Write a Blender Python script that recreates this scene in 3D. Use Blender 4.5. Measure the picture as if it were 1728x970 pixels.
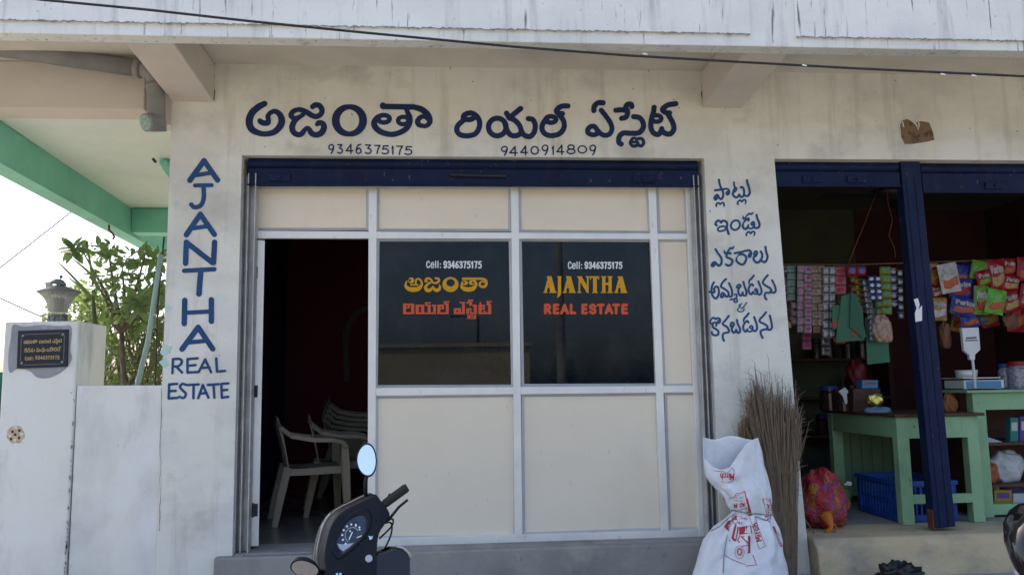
import bpy, bmesh, math, random
import numpy as np
from mathutils import Vector, Matrix
from mathutils.bvhtree import BVHTree
rad = math.radians
for o in list(bpy.data.objects):
    bpy.data.objects.remove(o)
scene = bpy.context.scene
COL = scene.collection

# ------------------------------------------------------------------ camera
YAW, PITCH, ROLL = rad(4.578), rad(6.781), rad(0.893)
FPX, DIST, EYE = 1380.0, 5.5, 1.5
Fv = Vector((math.sin(YAW)*math.cos(PITCH), math.cos(YAW)*math.cos(PITCH), math.sin(PITCH)))
_r0 = Vector((math.cos(YAW), -math.sin(YAW), 0)); _u0 = _r0.cross(Fv)
Rv = math.cos(ROLL)*_r0 - math.sin(ROLL)*_u0
Uv = math.cos(ROLL)*_u0 + math.sin(ROLL)*_r0
CAM = Vector((0, -DIST, EYE))
cd = bpy.data.cameras.new('camera'); cd.sensor_width = 36; cd.lens = 36*FPX/1728
cd.clip_start = 0.05; cd.clip_end = 5000
co = bpy.data.objects.new('camera', cd); COL.objects.link(co)
m3 = Matrix((Rv, Uv, -Fv)).transposed()
co.matrix_world = Matrix.Translation(CAM) @ m3.to_4x4()
scene.camera = co

# ------------------------------------------------------------------ sky, sun, exposure
SUN_EL, SUN_AZ = rad(55), rad(-50)      # azimuth from +Y towards +X: behind the building
w = bpy.data.worlds.new('World'); scene.world = w; w.use_nodes = True
nt = w.node_tree; nt.nodes.clear()
sky = nt.nodes.new('ShaderNodeTexSky'); sky.sky_type = 'NISHITA'; sky.sun_disc = False
sky.sun_elevation = SUN_EL; sky.sun_rotation = SUN_AZ
sky.air_density = 0.8; sky.dust_density = 4.0; sky.ozone_density = 0.6
bg = nt.nodes.new('ShaderNodeBackground'); bg.inputs[1].default_value = 0.15
wo = nt.nodes.new('ShaderNodeOutputWorld')
nt.links.new(sky.outputs[0], bg.inputs[0]); nt.links.new(bg.outputs[0], wo.inputs[0])
sl = bpy.data.lights.new('sun', 'SUN'); sl.energy = 3.0; sl.angle = rad(0.53); sl.color = (1, .95, .87)
so = bpy.data.objects.new('sun', sl); COL.objects.link(so)
sd = Vector((math.sin(SUN_AZ)*math.cos(SUN_EL), math.cos(SUN_AZ)*math.cos(SUN_EL), math.sin(SUN_EL)))
so.rotation_euler = sd.to_track_quat('Z', 'Y').to_euler(); so.location = (0, 20, 30)
scene.view_settings.view_transform = 'Standard'; scene.view_settings.look = 'None'
scene.view_settings.gamma = 1; scene.view_settings.exposure = 1.45
scene.view_settings.use_curve_mapping = False

# ------------------------------------------------------------------ projection helpers (points on real planes)
def ray(x, y): return Fv*FPX + Rv*(x-864) - Uv*(y-485)
def P(x, y, Y=0.0):
    d = ray(x, y); return CAM + d*((Y+DIST)/d.y)
def PZ(x, y, Z):
    d = ray(x, y); return CAM + d*((Z-EYE)/d.z)
def PX(x, y, X):
    d = ray(x, y); return CAM + d*(X/d.x)

# ------------------------------------------------------------------ objects
BASE = {}
def setp(o, label=None, cat=None, group=None, kind=None):
    if label: o['label'] = label
    if cat: o['category'] = cat
    if group: o['group'] = group
    if kind: o['kind'] = kind
    return o
def thing(name, label, cat, loc=(0, 0, 0), group=None):
    o = bpy.data.objects.new(name, None); COL.objects.link(o)
    o.location = loc; o.empty_display_size = .1
    BASE[o.name] = Vector(loc)
    return setp(o, label, cat, group)
def copy_tree(o, parent=None):
    c = o.copy(); COL.objects.link(c)
    if parent: c.parent = parent
    BASE[c.name] = BASE.get(o.name, Vector())
    for ch in [q for q in bpy.data.objects if q.parent == o]:
        copy_tree(ch, c)
    return c

class MB:
    def __init__(s): s.v = []; s.f = []
    def add(s, vs, fs):
        n = len(s.v); s.v += [Vector(q) for q in vs]
        s.f += [tuple(i+n for i in f) for f in fs]
        return s
    def box(s, x0, x1, y0, y1, z0, z1, M=None):
        vs = [(x, y, z) for z in (z0, z1) for y in (y0, y1) for x in (x0, x1)]
        if M is not None: vs = [M @ Vector(q) for q in vs]
        return s.add(vs, [(0,2,3,1),(4,5,7,6),(0,1,5,4),(2,6,7,3),(0,4,6,2),(1,3,7,5)])
    def prism(s, pts, d):
        """flat polygon pts (3D) extruded by vector d"""
        n = len(pts); d = Vector(d); a = [Vector(p) for p in pts]
        vs = a+[p+d for p in a]
        fs = [tuple(range(n)), tuple(range(2*n-1, n-1, -1))]
        fs += [(i, n+i, n+(i+1) % n, (i+1) % n) for i in range(n)]
        return s.add(vs, fs)
    def tube(s, pts, r, n=8, caps=True):
        pts = [Vector(p) for p in pts]; m = len(pts)
        rs = r if isinstance(r, (list, tuple)) else [r]*m
        vs = []; up = None
        for i, p in enumerate(pts):
            t = (pts[min(i+1, m-1)]-pts[max(i-1, 0)])
            t = t.normalized() if t.length > 1e-9 else Vector((0, 0, 1))
            if up is None:
                up = Vector((0, 0, 1)) if abs(t.z) < .9 else Vector((1, 0, 0))
            a = t.cross(up)
            if a.length < 1e-6: a = t.cross(Vector((0, 1, 0)))
            a.normalize(); b = a.cross(t).normalized(); up = b
            for k in range(n):
                an = 2*math.pi*k/n
                vs.append(p+(a*math.cos(an)+b*math.sin(an))*rs[i])
        fs = []
        for i in range(m-1):
            for k in range(n):
                q = i*n+k; q2 = i*n+(k+1) % n
                fs.append((q, q2, q2+n, q+n))
        if caps:
            fs.append(tuple(range(n-1, -1, -1))); fs.append(tuple((m-1)*n+k for k in range(n)))
        return s.add(vs, fs)
    def lathe(s, prof, c=(0, 0, 0), n=24, M=None, caps=True):
        """profile of (radius, height) turned about local Z"""
        vs = []; c = Vector(c)
        for (r, z) in prof:
            for k in range(n):
                a = 2*math.pi*k/n; q = Vector((r*math.cos(a), r*math.sin(a), z))
                vs.append((M @ q if M is not None else q)+c)
        m = len(prof); fs = []
        for i in range(m-1):
            for k in range(n):
                q = i*n+k; q2 = i*n+(k+1) % n
                fs.append((q, q2, q2+n, q+n))
        if caps:
            fs.append(tuple(range(n-1, -1, -1))); fs.append(tuple((m-1)*n+k for k in range(n)))
        return s.add(vs, fs)
    def loft(s, rings, caps=True, closed=True):
        n = len(rings[0]); vs = [q for r in rings for q in r]; fs = []
        for i in range(len(rings)-1):
            for k in range(n if closed else n-1):
                a = i*n+k; b = i*n+(k+1) % n
                fs.append((a, b, b+n, a+n))
        if caps and closed:
            fs.append(tuple(range(n-1, -1, -1))); fs.append(tuple((len(rings)-1)*n+k for k in range(n)))
        return s.add(vs, fs)
    def build(s, name, mat, parent=None, smooth=False, bevel=0, sub=0, solid=0):
        base = Vector()
        q = parent
        while q is not None:
            if q.parent is None: base = BASE.get(q.name, Vector())
            q = q.parent
        me = bpy.data.meshes.new(name)
        me.from_pydata([tuple(v-base) for v in s.v], [], s.f); me.update()
        bm = bmesh.new(); bm.from_mesh(me); bmesh.ops.recalc_face_normals(bm, faces=bm.faces); bm.to_mesh(me); bm.free()
        if smooth:
            me.polygons.foreach_set('use_smooth', [True]*len(me.polygons))
        me.materials.append(mat)
        o = bpy.data.objects.new(name, me); COL.objects.link(o)
        if parent is not None: o.parent = parent
        if solid:
            md = o.modifiers.new('solid', 'SOLIDIFY'); md.thickness = solid; md.offset = 0
        if bevel:
            md = o.modifiers.new('bevel', 'BEVEL'); md.width = bevel; md.segments = 2; md.limit_method = 'ANGLE'; md.angle_limit = rad(40)
            md.harden_normals = False
        if sub:
            md = o.modifiers.new('sub', 'SUBSURF'); md.levels = sub; md.render_levels = sub
        return o

# ------------------------------------------------------------------ materials
MATS = {}
def srgb(r, g, b):
    f = lambda c: (c/255/12.92 if c/255 <= .04045 else ((c/255+.055)/1.055)**2.4)
    return (f(r), f(g), f(b))
def mat(name, col, rough=.6, metal=0, var=.12, scale=8, bump=0, bscale=60, spec=.3, coat=0, trans=0, alpha=None, emit=None, stretch=(1,1,1)):
    if name in MATS: return MATS[name]
    m = bpy.data.materials.new(name); m.use_nodes = True; t = m.node_tree; b = t.nodes['Principled BSDF']
    b.inputs['Roughness'].default_value = rough; b.inputs['Metallic'].default_value = metal
    b.inputs['Specular IOR Level'].default_value = spec; b.inputs['Coat Weight'].default_value = coat
    b.inputs['Transmission Weight'].default_value = trans
    tc = t.nodes.new('ShaderNodeTexCoord'); mp = t.nodes.new('ShaderNodeMapping'); mp.inputs['Scale'].default_value = stretch
    t.links.new(tc.outputs['Object'], mp.inputs[0])
    if var > 0:
        n = t.nodes.new('ShaderNodeTexNoise'); n.inputs['Scale'].default_value = scale; n.inputs['Detail'].default_value = 6; n.inputs['Roughness'].default_value = .6
        t.links.new(mp.outputs[0], n.inputs['Vector'])
        r = t.nodes.new('ShaderNodeMapRange'); r.inputs[1].default_value = .3; r.inputs[2].default_value = .7
        r.inputs[3].default_value = 1-var; r.inputs[4].default_value = 1+var
        t.links.new(n.outputs[0], r.inputs[0])
        x = t.nodes.new('ShaderNodeVectorMath'); x.operation = 'SCALE'; x.inputs[0].default_value = col
        t.links.new(r.outputs[0], x.inputs['Scale']); t.links.new(x.outputs[0], b.inputs['Base Color'])
        rr = t.nodes.new('ShaderNodeMapRange'); rr.inputs[3].default_value = max(0, rough-.08); rr.inputs[4].default_value = min(1, rough+.08)
        t.links.new(n.outputs[0], rr.inputs[0]); t.links.new(rr.outputs[0], b.inputs['Roughness'])
    else:
        b.inputs['Base Color'].default_value = (*col, 1)
    if bump:
        n2 = t.nodes.new('ShaderNodeTexNoise'); n2.inputs['Scale'].default_value = bscale; n2.inputs['Detail'].default_value = 5
        t.links.new(mp.outputs[0], n2.inputs['Vector'])
        bu = t.nodes.new('ShaderNodeBump'); bu.inputs['Strength'].default_value = bump; bu.inputs['Distance'].default_value = .01
        t.links.new(n2.outputs[0], bu.inputs['Height']); t.links.new(bu.outputs[0], b.inputs['Normal'])
    if emit:
        b.inputs['Emission Color'].default_value = (*emit, 1); b.inputs['Emission Strength'].default_value = 1
    MATS[name] = m
    return m

def layered(name, base, layers, rough=.85, bump=.25, bscale=35):
    """plaster / concrete: base colour and stain layers (colour, scale xyz, threshold low, high, strength, detail)"""
    if name in MATS: return MATS[name]
    m = bpy.data.materials.new(name); m.use_nodes = True; t = m.node_tree; b = t.nodes['Principled BSDF']
    b.inputs['Specular IOR Level'].default_value = .25
    tc = t.nodes.new('ShaderNodeTexCoord')
    prev = t.nodes.new('ShaderNodeRGB'); prev.outputs[0].default_value = (*base, 1); prev = prev.outputs[0]
    for i, (c, sc, lo, hi, st, de) in enumerate(layers):
        mp = t.nodes.new('ShaderNodeMapping'); mp.inputs['Scale'].default_value = sc; mp.inputs['Location'].default_value = (i*3.7, i*1.3, i*2.1)
        t.links.new(tc.outputs['Object'], mp.inputs[0])
        n = t.nodes.new('ShaderNodeTexNoise'); n.inputs['Scale'].default_value = 1; n.inputs['Detail'].default_value = de; n.inputs['Roughness'].default_value = .62
        t.links.new(mp.outputs[0], n.inputs['Vector'])
        r = t.nodes.new('ShaderNodeMapRange'); r.inputs[1].default_value = lo; r.inputs[2].default_value = hi; r.inputs[4].default_value = st
        t.links.new(n.outputs[0], r.inputs[0])
        mx = t.nodes.new('ShaderNodeMix'); mx.data_type = 'RGBA'
        t.links.new(r.outputs[0], mx.inputs[0]); t.links.new(prev, mx.inputs[6]); mx.inputs[7].default_value = (*c, 1)
        prev = mx.outputs[2]
    t.links.new(prev, b.inputs['Base Color']); b.inputs['Roughness'].default_value = rough
    n2 = t.nodes.new('ShaderNodeTexNoise'); n2.inputs['Scale'].default_value = bscale; n2.inputs['Detail'].default_value = 6
    t.links.new(tc.outputs['Object'], n2.inputs['Vector'])
    n3 = t.nodes.new('ShaderNodeTexNoise'); n3.inputs['Scale'].default_value = 3; n3.inputs['Detail'].default_value = 3
    t.links.new(tc.outputs['Object'], n3.inputs['Vector'])
    ad = t.nodes.new('ShaderNodeMath'); ad.operation = 'MULTIPLY_ADD'; ad.inputs[1].default_value = 3
    t.links.new(n3.outputs[0], ad.inputs[0]); t.links.new(n2.outputs[0], ad.inputs[2])
    bu = t.nodes.new('ShaderNodeBump'); bu.inputs['Strength'].default_value = bump; bu.inputs['Distance'].default_value = .008
    t.links.new(ad.outputs[0], bu.inputs['Height']); t.links.new(bu.outputs[0], b.inputs['Normal'])
    MATS[name] = m
    return m

M_wall = layered('painted_plaster', (.72, .72, .645), [
    ((.47, .45, .40), (1.1, 1.1, 1.6), .45, .70, .7, 5),
    ((.40, .39, .36), (2.3, 2.3, 2.6), .54, .74, .65, 6),
    ((.70, .70, .68), (1.5, 1.5, 1.1), .52, .66, .5, 3),
    ((.40, .37, .32), (8, 8, .6), .56, .76, .55, 6),
    ((.30, .27, .23), (3.5, 3.5, 3.5), .64, .80, .5, 7),
    ((.12, .10, .08), (26, 26, 26), .735, .77, .8, 2)])
M_pillar = layered('white_plaster', (.68, .70, .69), [
    ((.52, .52, .52), (1.6, 1.6, 1.2), .45, .72, .6, 5),
    ((.70, .71, .71), (2.5, 2.5, 2.5), .52, .66, .6, 4),
    ((.42, .41, .40), (5, 5, 2.2), .62, .78, .5, 6),
    ((.15, .13, .11), (24, 24, 24), .74, .775, .8, 2)])
M_soffit = layered('soffit_plaster', (.66, .63, .56), [
    ((.46, .42, .36), (1.3, 1.3, 1.3), .45, .72, .6, 5),
    ((.14, .10, .08), (7, 7, 7), .70, .76, .7, 5)])
M_beam = layered('beam_plaster', (.62, .57, .51), [
    ((.52, .47, .41), (2, 2, 2), .45, .72, .5, 5)], bump=.15)
M_panel = layered('weathered_white_plaster', (.75, .775, .75), [
    ((.58, .60, .61), (1.2, 1.2, 1.6), .42, .7, .75, 6),
    ((.40, .40, .40), (11, 11, 1.1), .54, .72, .65, 7),
    ((.13, .13, .13), (34, 34, 2.2), .62, .69, .9, 4),
    ((.35, .34, .33), (30, 30, 30), .68, .74, .6, 3)], bump=.4)
M_concrete = layered('grey_cement', (.30, .29, .27), [
    ((.20, .19, .18), (2, 2, 2), .42, .7, .8, 6),
    ((.42, .39, .33), (3, 3, 3), .52, .7, .6, 5),
    ((.12, .11, .10), (11, 11, 11), .62, .74, .6, 4)], bump=.5)
M_step = layered('dusty_cement', (.52, .42, .26), [
    ((.28, .25, .20), (1.8, 2.5, 2.5), .45, .62, .8, 6),
    ((.58, .49, .34), (3, 3, 3), .5, .7, .6, 5),
    ((.14, .12, .10), (12, 12, 12), .64, .74, .7, 4)], bump=.5)
M_ground = layered('sandy_road', (.23, .21, .18), [
    ((.17, .15, .12), (.4, .4, .4), .4, .7, .7, 6),
    ((.30, .265, .21), (2, 2, 2), .5, .7, .5, 5),
    ((.16, .14, .12), (25, 25, 25), .62, .72, .5, 4)], bump=.6, bscale=50)
M_navy = mat('navy_paint', srgb(22, 40, 82), .6, var=.2, scale=6)
M_navy2 = mat('blue_paint', srgb(30, 70, 116), .6, var=.2, scale=6)
M_alu = layered('aluminium', (.76, .755, .72), [((.56, .57, .58), (2.5, 2.5, 2.5), .45, .72, .6, 6), ((.36, .36, .35), (22, 22, 7), .63, .75, .5, 5)], rough=.4, bump=.04)
M_alu.node_tree.nodes['Principled BSDF'].inputs['Metallic'].default_value = .25
M_bead = mat('dull_aluminium_bead', (.50, .52, .53), .45, .25, var=.08)
M_guide = mat('dull_steel_channel', (.45, .45, .44), .5, .3, var=.25, scale=9)
M_cream = layered('cream_board', (.79, .71, .565), [((.70, .62, .48), (.9, .9, 1.3), .42, .7, .6, 5), ((.60, .53, .42), (3, 3, 1.2), .60, .8, .5, 6), ((.40, .35, .28), (40, 40, 9), .70, .76, .4, 2)], rough=.5, bump=.06)
M_shutter = layered('navy_shutter_paint', (.0055, .013, .052), [((.003, .007, .026), (3, 3, 3), .42, .7, .8, 6), ((.020, .026, .055), (14, 14, 2.5), .55, .75, .6, 6), ((.09, .05, .035), (17, 17, 17), .68, .72, .7, 3), ((.16, .17, .18), (33, 33, 12), .70, .735, .6, 2)], rough=.55, bump=.25)
M_shutter.node_tree.nodes['Principled BSDF'].inputs['Specular IOR Level'].default_value = .18
M_black = mat('black_gap', (.01, .01, .01), .8, var=0)
M_darkmetal = mat('dark_steel', (.05, .05, .055), .45, .6, var=.2)
M_rust = mat('rust', (.12, .045, .02), .85, var=.4, scale=30)
M_green = mat('sea_green_paint', (.20, .54, .40), .55, var=.12, scale=3)
M_porch = layered('porch_white', (.70, .76, .70), [((.52, .58, .52), (1.2, 1.2, 1.2), .45, .72, .5, 5)], bump=.12)
M_pvc = mat('grey_pvc', (.24, .24, .23), .5, var=.15, scale=5)
def glassmat():
    m = bpy.data.materials.new('tinted_window_glass'); m.use_nodes = True; b = m.node_tree.nodes['Principled BSDF']
    b.inputs['Base Color'].default_value = (.003, .008, .014, 1); b.inputs['Roughness'].default_value = .012
    b.inputs['IOR'].default_value = 1.32
    t = m.node_tree; tc = t.nodes.new('ShaderNodeTexCoord'); n = t.nodes.new('ShaderNodeTexNoise'); n.inputs['Scale'].default_value = 2.2; n.inputs['Detail'].default_value = 8; n.inputs['Roughness'].default_value = .7
    t.links.new(tc.outputs['Object'], n.inputs['Vector']); r = t.nodes.new('ShaderNodeMix'); r.data_type = 'RGBA'; q = t.nodes.new('ShaderNodeMapRange'); q.inputs[1].default_value = .48; q.inputs[2].default_value = .72
    t.links.new(n.outputs[0], q.inputs[0]); t.links.new(q.outputs[0], r.inputs[0]); r.inputs[6].default_value = (.002, .006, .011, 1); r.inputs[7].default_value = (.018, .020, .021, 1); t.links.new(r.outputs[2], b.inputs['Base Color'])
    MATS['tint'] = m; return m
M_tint = glassmat()

# ------------------------------------------------------------------ lettering: brush strokes traced as flat paint on a surface
def smooth_pts(pts, ws, closed=False, n=7):
    q = [np.array(p, float) for p in pts]; m = len(q)
    if m < 3: return q, ws
    out = []; wo_ = []
    rng = range(m if closed else m-1)
    for i in rng:
        p0 = q[(i-1) % m] if (closed or i > 0) else 2*q[0]-q[1]
        p1 = q[i]; p2 = q[(i+1) % m]
        p3 = q[(i+2) % m] if (closed or i+2 < m) else 2*q[-1]-q[-2]
        for k in range(n):
            t = k/n
            out.append(.5*((2*p1)+(-p0+p2)*t+(2*p0-5*p1+4*p2-p3)*t*t+(-p0+3*p1-3*p2+p3)*t**3))
            wo_.append(ws[i]*(1-t)+ws[(i+1) % m]*t)
    if closed: out.append(out[0]); wo_.append(wo_[0])
    else: out.append(q[-1]); wo_.append(ws[-1])
    return out, wo_
class Ink:
    """collects strokes / polygons / cuts in photo pixels"""
    def __init__(s, ox=0, oy=0, sc=1, w=10):
        s.ops = []; s.T = lambda p: ((p[0]/sc)+ox, (p[1]/sc)+oy); s.sc = sc; s.w = w
    def st(s, *pts, w=None, closed=False, cut=False, curve=True):
        w = w or s.w
        ws = [(p[2] if len(p) > 2 else w)/s.sc for p in pts]
        q = [s.T(p) for p in pts]
        if curve: q, ws = smooth_pts(q, ws, closed)
        elif closed: q = q+[q[0]]; ws = ws+[ws[0]]
        s.ops.append(('c' if cut else 's', np.array(q), np.array(ws))); return s
    def ln(s, *pts, w=None): return s.st(*pts, w=w, curve=False)
    def el(s, cx, cy, rx, ry, w=None, cut=False):
        return s.st(*[(cx+rx*math.cos(a*math.pi/6), cy+ry*math.sin(a*math.pi/6)) for a in range(12)], w=w, closed=True, cut=cut)
    def poly(s, *pts, cut=False):
        s.ops.append(('x' if cut else 'p', np.array([s.T(p) for p in pts]), None)); return s
    def rect(s, x0, y0, x1, y1, cut=False): return s.poly((x0, y0), (x1, y0), (x1, y1), (x0, y1), cut=cut)
    def disc(s, cx, cy, rx, ry=None, cut=False):
        ry = ry or rx
        return s.poly(*[(cx+rx*math.cos(a*math.pi/12), cy+ry*math.sin(a*math.pi/12)) for a in range(24)], cut=cut)
    def warp(s, fn):
        s.ops = [(k, np.array([fn(p) for p in q]), w) for k, q, w in s.ops]; return s
    def scalew(s, k):
        s.ops = [(a, q, None if w is None else w*k) for a, q, w in s.ops]; return s
def seg_sdf(G, a, b, ra, rb):
    ab = b-a; L = (ab@ab) or 1e-9
    t = np.clip(((G-a)@ab)/L, 0, 1)
    d = np.linalg.norm(G-a-t[..., None]*ab, axis=-1)
    return d-(ra+(rb-ra)*t)
def poly_sdf(G, q):
    n = len(q); d = np.full(G.shape[:2], 1e9); ins = np.zeros(G.shape[:2], bool)
    for i in range(n):
        a = q[i]; b = q[(i+1) % n]
        d = np.minimum(d, seg_sdf(G, a, b, 0, 0))
        c = (a[1] > G[..., 1]) != (b[1] > G[..., 1])
        with np.errstate(divide='ignore', invalid='ignore'):
            xi = (b[0]-a[0])*(G[..., 1]-a[1])/(b[1]-a[1]+1e-12)+a[0]
        ins ^= c & (G[..., 0] < xi)
    return np.where(ins, -d, d)
def ink_mesh(ink, name, mat_, parent, place, step=.4, rough=0.0, solid=0):
    """unions the strokes on a grid and writes one flat mesh; place(px,py) puts a pixel on its surface"""
    allp = np.concatenate([q for k, q, w in ink.ops]); mw = max([(w.max() if w is not None else 0) for k, q, w in ink.ops])/2+2*step
    x0, y0 = allp.min(0)-mw; x1, y1 = allp.max(0)+mw
    nx = int((x1-x0)/step)+2; ny = int((y1-y0)/step)+2
    S = np.full((ny, nx), 1e3)
    gx = x0+np.arange(nx)*step; gy = y0+np.arange(ny)*step
    def win(q, r):
        i0 = max(0, int((q[:, 0].min()-r-x0)/step)-2); i1 = min(nx, int((q[:, 0].max()+r-x0)/step)+4)
        j0 = max(0, int((q[:, 1].min()-r-y0)/step)-2); j1 = min(ny, int((q[:, 1].max()+r-y0)/step)+4)
        return i0, i1, j0, j1
    for k, q, wd in ink.ops:
        if k in 'sc':
            for i in range(len(q)-1):
                sq = q[i:i+2]; r = max(wd[i], wd[i+1])/2+3*step
                i0, i1, j0, j1 = win(sq, r)
                G = np.stack(np.meshgrid(gx[i0:i1], gy[j0:j1]), -1)
                d = seg_sdf(G, q[i], q[i+1], wd[i]/2, wd[i+1]/2)
                if k == 's': S[j0:j1, i0:i1] = np.minimum(S[j0:j1, i0:i1], d)
                else: S[j0:j1, i0:i1] = np.maximum(S[j0:j1, i0:i1], -d)
        else:
            i0, i1, j0, j1 = win(q, 3*step)
            G = np.stack(np.meshgrid(gx[i0:i1], gy[j0:j1]), -1); d = poly_sdf(G, q)
            if k == 'p': S[j0:j1, i0:i1] = np.minimum(S[j0:j1, i0:i1], d)
            else: S[j0:j1, i0:i1] = np.maximum(S[j0:j1, i0:i1], -d)
    if rough:
        X, Yg = np.meshgrid(gx, gy)
        S = S+rough*(np.sin(X*.9+np.sin(Yg*.7)*2)*.5+np.sin(Yg*1.3+np.sin(X*.5)*2)*.5)
    S = np.clip(S, -5, 5); S[S == 0] = 1e-6
    ins = S < 0
    verts = []; faces = []; vid = {}
    def vert(key, x, y):
        if key not in vid:
            vid[key] = len(verts); verts.append((x, y))
        return vid[key]
    full = ins[:-1, :-1] & ins[1:, :-1] & ins[:-1, 1:] & ins[1:, 1:]
    anyc = ins[:-1, :-1] | ins[1:, :-1] | ins[:-1, 1:] | ins[1:, 1:]
    for j in range(ny-1):
        i = 0; row = full[j]; ar = anyc[j]
        if not ar.any(): continue
        idx = np.nonzero(ar)[0]; p = 0
        while p < len(idx):
            i = idx[p]
            if row[i]:
                e = p
                while e+1 < len(idx) and idx[e+1] == idx[e]+1 and row[idx[e+1]] and e-p < 40: e += 1
                i2 = idx[e]+1
                faces.append((vert((i, j), gx[i], gy[j]), vert((i2, j), gx[i2], gy[j]), vert((i2, j+1), gx[i2], gy[j+1]), vert((i, j+1), gx[i], gy[j+1])))
                p = e+1; continue
            c = [(i, j), (i+1, j), (i+1, j+1), (i, j+1)]; f = []
            for k in range(4):
                a = c[k]; b = c[(k+1) % 4]; sa = S[a[1], a[0]]; sb = S[b[1], b[0]]
                if sa < 0: f.append(vert(a, gx[a[0]], gy[a[1]]))
                if (sa < 0) != (sb < 0):
                    t = sa/(sa-sb); ek = ('e',)+tuple(sorted((a, b)))
                    f.append(vert(ek, gx[a[0]]+(gx[b[0]]-gx[a[0]])*t, gy[a[1]]+(gy[b[1]]-gy[a[1]])*t))
            if len(f) > 2: faces.append(tuple(f))
            p += 1
    mb = MB(); ok = True
    V = [place(x, y) for x, y in verts]
    if any(q is None for q in V):
        good = [q is not None for q in V]
        faces = [f for f in faces if all(good[i] for i in f)]
        V = [q if q is not None else Vector() for q in V]
    mb.v = V; mb.f = faces
    return mb.build(name, mat_, parent)
def on_plane(Y): return lambda x, y: P(x, y, Y)

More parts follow.
